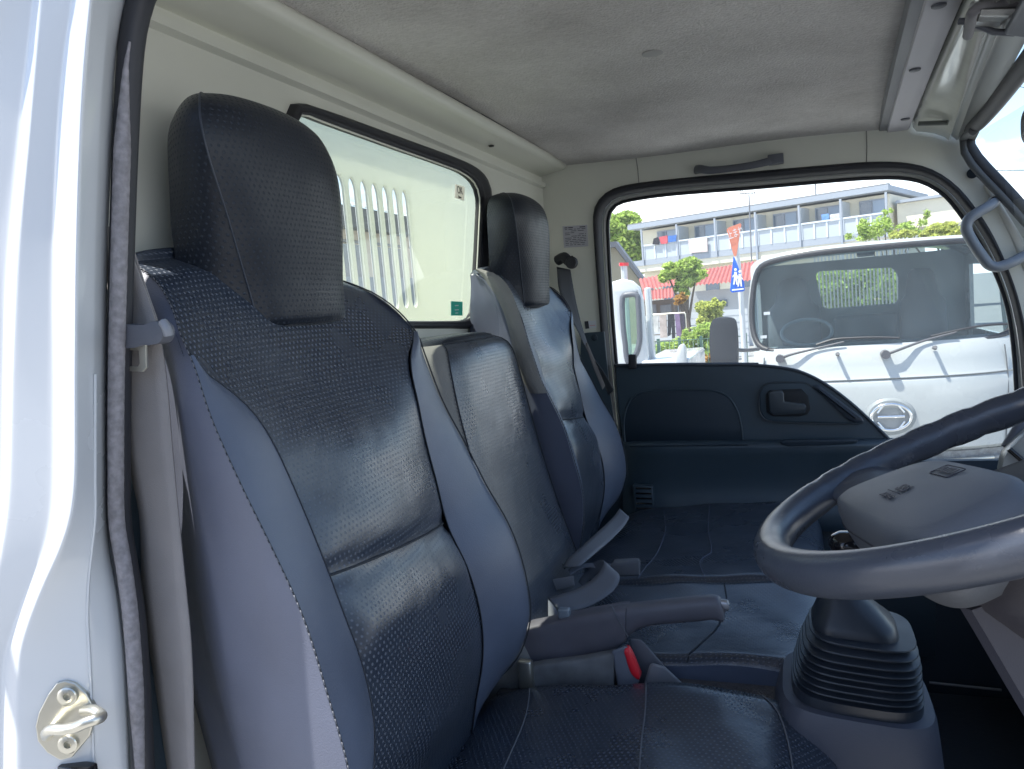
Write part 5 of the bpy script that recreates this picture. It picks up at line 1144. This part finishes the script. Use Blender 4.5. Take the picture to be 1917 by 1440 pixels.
for a0, a1 in ((1212, 1228), (1236, 1256)): box('window', (Q(a0, 570, 24.55).x, 24.52, Q(a0, 590, 24.5).z), (Q(a1, 570, 24.55).x, 24.58, Q(a1, 570, 24.5).z), M['grayplastic2'], rh_)
box('window', (Q(1340, 570, 25.1).x, 25.1, Q(1345, 575, 25).z), (Q(1362, 570, 25.1).x, 25.17, Q(1345, 562, 25).z), pane, rh_)
wf = thing('garden_wall', 'pale louvred garden wall behind the washing line', 'wall')
for k in range(7):
    z0 = Q(1250, 612, 21).z - .9 + k * .18; box('slat', (Q(1205, 600, 21).x, 21, z0), (Q(1400, 600, 21).x, 21.03, z0 + .15), mat('wall_slat', (.58, .60, .62), .6) if k == 0 else wf.children[0].data.materials[0], wf)
# washing line
wl = thing('washing_line', 'metal washing line rail in the garden', 'washing line')
za = Q(1212, 590, 17); zb = Q(1282, 586, 17)
tube('rail', [za, zb], .02, M['steel'], wl, seg=6)
for a in (za, zb): tube('post', [V((a.x, a.y, 0)), a], .025, M['steel'], wl, seg=6)
for nm, lab, pts, c in (('hanging_shirt', 'white shirt at the left end of the garden washing line', ((1218, 592), (1232, 591), (1233, 622), (1219, 625)), (.6, .58, .55)),
                     ('hanging_towel', 'beige towel on the garden washing line', ((1234, 590), (1247, 590), (1249, 632), (1236, 633)), (.5, .42, .38)),
                     ('hanging_trousers', 'black trousers on the garden washing line', ((1250, 589), (1262, 588), (1264, 633), (1258, 634), (1257, 605), (1255, 628), (1250, 630)), (.025, .025, .03)),
                     ('hanging_cloth', 'purple cloth on the garden washing line', ((1263, 588), (1272, 588), (1276, 630), (1267, 634)), (.22, .15, .26)),
                     ('hanging_scarf', 'dark cloth at the right end of the washing line', ((1273, 588), (1280, 588), (1284, 622), (1278, 628)), (.05, .04, .06))):
    o = plate(nm, [Q(a, b, 16.95) for a, b in pts], [], (0, .05, 0), mat(nm, c, .9, vary=(8, .2))); tag(o, lab, 'laundry', 'washing in the garden')
# green mesh fence
fn = thing('mesh_fence', 'thin green mesh fence along the garden', 'fence')
J = ([], []); x0 = Q(1205, 650, 14).x; x1 = Q(1400, 650, 14).x; zt_f = Q(1300, 632, 14).z
k = x0
while k < x1: tube('', [V((k, 13.4, 0)), V((k, 13.4, zt_f))], .006, None, join=J, seg=4); k += .08
for z in (0.1, zt_f * .5, zt_f): tube('', [V((x0, 13.4, z)), V((x1, 13.4, z))], .009, None, join=J, seg=4)
mesh('mesh_panel', J[0], J[1], mat('fence_green', (.06, .13, .10), .5), fn)
J = ([], [])
for q in range(6): box('', (x0 + (x1 - x0) * q / 5 - .025, 13.42, 0), (x0 + (x1 - x0) * q / 5 + .025, 13.46, zt_f + .05), None, join=J)
mesh('fence_posts', J[0], J[1], bpy.data.materials['fence_green'], fn, smooth=False)
# ---- road sign
sg = thing('road_sign', 'white pole with an orange stop triangle above a blue crossing triangle', 'road sign')
tube('pole', cr([Q(1398, 760, 13), Q(1392, 640, 13), Q(1386, 540, 13), Q(1378, 462, 13), Q(1374, 424, 13)], 30), .045, M['white'], sg, seg=12)
so1 = [(1360, 430), (1364, 426), (1386, 418), (1388, 421), (1379, 478), (1376, 481), (1373, 477)]
sb = [(1373, 480), (1376, 484), (1393, 528), (1394, 544), (1390, 546), (1370, 548), (1367, 544), (1368, 528)]
s_1 = plate('stop_sign', [Q(a, b, 12.9) for a, b in so1], [], (0, .01, 0), mat('sign_orange', (.62, .20, .12), .5), sg, bevel=.002); s_1['label'] = 'faded orange inverted triangle'
text('sign_text', '止まれ', .16, Q(1377, 437, 12.88), X * .9 + Z * .25, Z, M['sticker'], s_1, w_=.55)
s_2 = plate('crossing_sign', [Q(a, b, 12.88) for a, b in sb], [], (0, .01, 0), mat('sign_blue', (.01, .12, .62), .4), sg, bevel=.002); s_2['label'] = 'blue triangle with two white walking figures'
wm_ = mat('sign_white', (.8, .8, .8), .5)
def sgp(pts, nm='figure'): plate(nm, [Q(a, b, 12.865) for a, b in pts], [], (0, .008, 0), wm_, s_2)
for dx_ in (0, 9):
    q = 1377 + dx_ * .9; hh = 505 + dx_ * .4
    disc('figure_head', Q(q, hh, 12.865), (0, -1, 0), .022, wm_, s_2, h=.006)
    sgp([(q - 2.5, hh + 4), (q + 2.5, hh + 4), (q + 3, hh + 15), (q + 4, hh + 28), (q + 1.5, hh + 28), (q, hh + 18), (q - 2, hh + 28), (q - 4.5, hh + 28), (q - 3, hh + 15)])
    sgp([(q - 6, hh + 12), (q - 2, hh + 8), (q - 2, hh + 10.5), (q - 5.5, hh + 15)]); sgp([(q + 2, hh + 8), (q + 6, hh + 14), (q + 5, hh + 15.5), (q + 2, hh + 11)])
sgp([(1370, 542), (1392, 539.5), (1392.5, 542), (1370.5, 544.5)], 'sign_bar')
# ---- power lines in the sky
for k, (a, b, c, d) in enumerate(((1860, 150, 1930, 166), (1800, 330, 1990, 305))):
    o = tube('power_line', cr([Q(a - 60, b - 12, 30), Q((a + c) / 2, (b + d) / 2 + 1.5, 30), Q(c + 60, d + 12, 30)], 16), .012, M['black'], seg=5); tag(o, ('upper thin cable crossing the sky in the windscreen', 'lower thin cable crossing the sky in the windscreen')[k], 'cable', 'overhead cables')
# ---- white truck partly hidden at the left of the window
YV = 8.0
wt = thing('white_truck', 'white truck cab corner at the left edge of the door window', 'truck')
ow = [(1130, 540), (1145, 528), (1165, 522), (1182, 526), (1196, 538), (1202, 560), (1214, 680), (1216, 860), (1120, 860)]
iw = [(1166, 556), (1176, 552), (1192, 553), (1195, 572), (1197, 610), (1197, 640), (1190, 664), (1176, 678), (1170, 640), (1166, 600)]
plate('cab_shell', [Q(a, b, YV) for a, b in ow], [[Q(a, b, YV) for a, b in iw]], (0, .12, 0), M['white'], wt, bevel=.02, smooth=True)
plate('cab_window', [Q(a, b, YV + .06) for a, b in iw], [], (0, .01, 0), glass('tinted_glass', (.75, .90, .82), haze=.15, haze_col=(.5, .65, .6)), wt)
tube('window_rubber', loopcr([Q(a, b, YV) for a, b in iw], 60), .03, M['grayplastic'], wt, seg=8, closed=True)
box('cargo_body', (Q(1199, 540, YV).x, YV + .2, .6), (Q(1209, 540, YV).x, YV + .35, Q(1209, 538, YV).z), M['white'], wt, bevel=.02)
box('bed_side', (Q(1200, 660, YV).x, YV - .05, .5), (Q(1290, 660, YV).x, YV + 1.5, Q(1240, 673, YV).z), M['white'], wt, bevel=.03)
plate('bed_post', [Q(a, b, YV - .1) for a, b in ((1262, 690), (1264, 668), (1270, 648), (1278, 643), (1283, 652), (1285, 690))], [], (0, .12, 0), M['white'], wt, bevel=.02, smooth=True)
# ---- parked truck facing us
YT = 6.0
tr = thing('parked_truck', 'white cab-over truck with chrome ring emblem parked facing the far door', 'truck')
xl, xr_ = Q(1403, 560, YT).x, Q(1912, 560, YT).x; xm = (xl + xr_) / 2; hwT = (xr_ - xl) / 2
def TY(x, z): s_ = (x - xm) / hwT; return YT + .22 * abs(s_) ** 3.2 + (max(0, z - 1.28) * .28)
tm = mat('truck_white', (.41, .43, .43), .25, coat=.6, vary=(4, .02))
zW = Q(1650, 652, YT).z; zS = Q(1720, 706, YT).z; zG = Q(1668, 842, YT).z; zGt = Q(1800, 815, YT).z
def tface(name, zs, mt, x0=xl, x1=xr_, off=0.0, nx=40, parent=tr):
    """zs: (z, push)"""
    return grid(name, [[V((x0 + (x1 - x0) * i / nx, TY(x0 + (x1 - x0) * i / nx, z) + off - pu, z)) for i in range(nx + 1)] for z, pu in zs], mt, parent, crease=30)
front = tface('front_panel', [(zW + .03, .00), (zW - .02, .03), (zW - .10, .05), (zS + .03, .065), (zS + .012, .075), (zS, .062), (zS - .012, .075), (zS - .05, .085), (.80, .085), (zG + .02, .07), (zG, .04), (zG - .02, .0)], tm)
tface('grille', [(zG - .015, .03), (zG - .06, .02), (zG - .07, .05), (zG - .085, .05), (zG - .095, .02), (zG - .16, .02)], mat('grille_dark', (.16, .17, .18), .4, vary=(30, .4)))
tube('grille_chrome', [V((x, TY(x, 0) - .055, zG - .075)) for x in [xm + .12 + (hwT * .8 - .12) * i / 10 for i in range(11)]], .012, M['steel'], tr, seg=8)
tface('bumper', [(zG - .15, .05), (zG - .17, .12), (zG - .25, .14), (zG - .40, .14), (zG - .42, .08)], tm)
# shut lines at the corners, washer cap and lower edge of the front panel
seam_ = mat('shut_line', (.10, .105, .11), .6)
for fx in (.045, .955):
    x_ = xl + (xr_ - xl) * fx
    tube('shut_line', cr([V((x_ + (.012 if fx > .5 else -.012) * math.sin(q * .9), TY(x_, 0) - (.052 + .034 * min(1, q / 3)), zW - .03 - q * (zW - zG - .05) / 5)) for q in range(6)], 20), .004, seam_, tr, seg=6)
tube('shut_line', [V((xl + (xr_ - xl) * i / 20, TY(xl + (xr_ - xl) * i / 20, 0) - .066, zS + .004)) for i in range(1, 20)], .0035, seam_, tr, seg=6)
# side walls and roof
def shell(name, pts, mt, parent=tr, **k): return mesh(name, pts, [tuple(range(len(pts)))], mt, parent, smooth=False, solid=.03)
zRT = Q(1650, 455, YT + .3).z
for nm, x in (('side_panel', xl), ('side_panel', xr_)):
    sdv = [(0, zG - .4), (0, zW), (.17, 1.75), (.28, zRT - .08), (1.6, zRT - .04), (1.6, zG - .4)]
    hole = [(.12, zW + .02), (.26, 1.74), (.36, zRT - .22), (1.2, zRT - .2), (1.2, zW + .02)]
    ysd = YT + .22
    plate(nm, [V((x, ysd + a, b)) for a, b in sdv], [[V((x, ysd + a, b)) for a, b in hole]], (.03 if x < xm else -.03, 0, 0), tm, tr)
rr_ = []
for j in range(15):
    t = j / 14; y = YT + .30 + 1.5 * t
    rr_.append([V((xl + (xr_ - xl) * i / 24, (y if j else TY(xl + (xr_ - xl) * i / 24, zRT) + .02), zRT - .03 + .05 * min(1, j / 3) ** .5 - .12 * abs(2 * i / 24 - 1) ** 6)) for i in range(25)])
grid('roof', rr_, tm, tr, solid=.03)
ws = loopcr([Q(a, b, YT + d_) for a, b, d_ in ((1414, 520, .30), (1424, 500, .32), (1450, 488, .26), (1520, 475, .22), (1660, 461, .20), (1800, 451, .24), (1870, 450, .30), (1890, 465, .34), (1900, 530, .24), (1906, 600, .12), (1900, 622, .08), (1870, 634, .02), (1750, 650, -.02), (1620, 660, -.03), (1500, 664, .0), (1450, 660, .05), (1422, 650, .10), (1409, 620, .18), (1407, 570, .24))], 110)
def wsxy(p): return V((p.x, TY(p.x, p.z) + .015, p.z))
ws = [wsxy(p) for p in ws]
cz = sum((p.z for p in ws)) / len(ws); ctr = V((xm, TY(xm, cz) + .015, cz))
tubeo = tube('windscreen_rubber', ws, .022, M['black'], tr, seg=8, closed=True)
gr_ = [[wsxy(ctr + V(((p.x - ctr.x) * q, 0, (p.z - ctr.z) * q))) for p in ws] for q in (1, .8, .6, .4, .2, .02)]
grid('windscreen', gr_, glass('truck_windscreen', (.50, .60, .62), haze=.15, haze_col=(.28, .36, .42)), tr, closed_v=True)
# surround between windscreen and roof / panel
grid('windscreen_frame', [[p for p in ws], [V((ctr.x + (p.x - ctr.x) * 1.035, TY(ctr.x + (p.x - ctr.x) * 1.035, p.z) + .02, ctr.z + (p.z - ctr.z) * 1.07)) for p in ws], [V((max(xl, min(xr_, ctr.x + (p.x - ctr.x) * 1.07)), TY(p.x, p.z) + .06, ctr.z + (p.z - ctr.z) * 1.12)) for p in ws]], tm, tr, closed_v=True)
# interior: floor, dash, seats, rear wall with window
dk = mat('truck_inside_grey', (.10, .11, .12), .7)
rwz = [Q(a, b, YT + 1.6) for a, b in ((1527, 512), (1535, 508), (1668, 501), (1678, 508), (1682, 520), (1682, 560), (1676, 568), (1550, 578), (1540, 574), (1528, 520))]
plate('cab_back', [V((xl + .03, YT + 1.6, .8)), V((xr_ - .03, YT + 1.6, .8)), V((xr_ - .03, YT + 1.6, zRT - .06)), V((xl + .03, YT + 1.6, zRT - .06))], [rwz], (0, .04, 0), mat('truck_back_wall', (.28, .31, .33), .7), tr)
box('cab_floor', (xl + .04, YT + .3, .80), (xr_ - .04, YT + 1.6, .84), dk, tr)
hexa('dash_top', [V((xl + .05, YT + .25, 1.0)), V((xr_ - .05, YT + .25, 1.0)), V((xr_ - .05, YT + .75, 1.0)), V((xl + .05, YT + .75, 1.0)), V((xl + .05, YT + .15, 1.22)), V((xr_ - .05, YT + .15, 1.22)), V((xr_ - .05, YT + .65, 1.27)), V((xl + .05, YT + .65, 1.27))], mat('dash_top_grey', (.16, .18, .19), .6), tr, bevel=.03)
for a0, a1, tp_ in ((1440, 1530, 525), (1690, 1770, 505)):
    x0_, x1_ = Q(a0, 560, YT + 1.3).x, Q(a1, 560, YT + 1.3).x; z1_ = Q(a0, tp_, YT + 1.3).z; mdx = (x0_ + x1_) / 2
    rings('seat_back', [sup((mdx, YT + 1.35 + .1 * t, zz), X, Y, (x1_ - x0_) / 2 * w_, .07, 24, 3) for zz, w_, t in ((.95, 1.1, 0), (1.2, 1.15, .1), (z1_ - .28, 1.12, .4), (z1_ - .22, .8, .6), (z1_ - .04, .62, .9), (z1_, .4, 1))], dk, tr)
box('middle_seat_back', (Q(1560, 590, YT + 1.3).x, YT + 1.3, .95), (Q(1680, 590, YT + 1.3).x, YT + 1.42, Q(1600, 590, YT + 1.3).z), dk, tr, bevel=.04)
tube('truck_steering_wheel', [Q(1510, 622, YT + .62) + V((.19 * math.cos(t), .05 * math.sin(t), .10 * math.sin(t))) for t in [2 * math.pi * i / 40 for i in range(40)]], .014, mat('truck_wheel', (.25, .28, .30), .4), tr, seg=8, closed=True)
box('cab_mirror', (Q(1605, 470, YT + .35).x, YT + .42, Q(1600, 482, YT + .4).z), (Q(1640, 470, YT + .35).x, YT + .45, Q(1600, 470, YT + .4).z), dk, tr, bevel=.02)
for k, (a, b) in enumerate(((1424, 634), (1430, 590))): box('windscreen_sticker', Q(a, b, YT + .12) + V((0, -.0, 0)), Q(a, b, YT + .12) + V((.045, .004, .022)), M['sticker'], tr)
# headboard bars behind its rear window
J = ([], [])
for k in range(26):
    x = Q(1525, 540, YT + 2.2).x + k * .032; box('', (x, YT + 2.0, 1.1), (x + .013, YT + 2.02, 2.1), None, join=J)
mesh('headboard_bars', J[0], J[1], M['white'], tr, smooth=False)
# wipers, nozzles
def onf(a, b, off=-.03):
    y = YT
    for _ in range(6): p = Q(a, b, y); y = TY(p.x, p.z) + off - (.05 if p.z < zW else 0)
    return Q(a, b, y)
wpm = mat('wiper_grey', (.09, .09, .10), .5)
for pts_a, pts_b in ((((1460, 672), (1480, 664), (1530, 652), (1580, 640)), ((1528, 646), (1560, 636), (1600, 633), (1640, 632), (1684, 633))), (((1658, 664), (1680, 656), (1730, 638), (1790, 622)), ((1742, 630), (1790, 619), (1830, 611), (1870, 607), (1900, 607)))):
    wi_ = tube('wiper_arm', cr([onf(a, b, -.028) for a, b in pts_a], 14), [.011 - .0004 * i for i in range(14)], wpm, tr, seg=8)
    tube('wiper_blade', cr([onf(a, b, -.018) for a, b in pts_b], 16), .009, M['black'], wi_, seg=6)
    c = onf(pts_a[0][0], pts_a[0][1], -.06); tube('wiper_pivot', [c + V((0, .07, 0)), c - V((0, .02, 0))], .03, wpm, wi_, seg=12)
for a, b in ((1568, 664), (1750, 652)):
    c = onf(a, b, -.03); tube('washer_nozzle', [c + V((0, .04, 0)), c - V((0, .015, 0)), c - V((0, .03, -.01))], .013, wpm, tr, seg=8)
# emblem ring with bars
ec = Q(1668, 781, YT - .12); em = tube('emblem', [ec + V((.125 * math.cos(t), -.005, .092 * math.sin(t))) for t in [2 * math.pi * i / 60 for i in range(60)]], .011, mat('chrome', (.8, .81, .82), .12, metal=1), tr, seg=10, closed=True)
tube('emblem_bar', [ec + V((-.085, -.008, .004)), ec + V((.085, -.008, .004))], .011, bpy.data.materials['chrome'], em, seg=8)
for s_ in (1, -1):
    tube('emblem_chevron', [ec + V((-.085, -.006, s_ * .032)), ec + V((-.045, -.008, s_ * .085))], .008, bpy.data.materials['chrome'], em, seg=8); tube('emblem_chevron', [ec + V((.085, -.006, s_ * .032)), ec + V((.045, -.008, s_ * .085))], .008, bpy.data.materials['chrome'], em, seg=8)
rings('emblem_boss', [sup(ec + Y * q, X, Z, .155 * s_, .125 * s_, 40, 2) for q, s_ in ((.06, 1.15), (.035, 1.05), (.012, .92), (.010, .02))], mat('emblem_back', (.22, .24, .25), .3), em)
# mirror
mr = [Q(a, b, YT - .35) for a, b in ((1331, 604), (1340, 596), (1368, 595), (1377, 602), (1381, 640), (1381, 684), (1376, 692), (1340, 692), (1332, 680), (1328, 640))]
plate('side_mirror', loopcr(mr, 50), [], (0, .09, 0), mat('mirror_black', (.018, .02, .026), .45, bump=(200, .3, .001)), tr, bevel=.03, smooth=True)
tube('mirror_arm', cr([Q(1376, 655, YT - .3), Q(1396, 656, YT - .15), Q(1420, 654, YT + .1)], 12), .014, wpm, tr, seg=8)
for k, x in enumerate((xm - .62, xm + .62)): tube('wheel', [V((x - .1, YT + .9, .36)), V((x + .1, YT + .9, .36))], .36, M['black'], tr, seg=28)
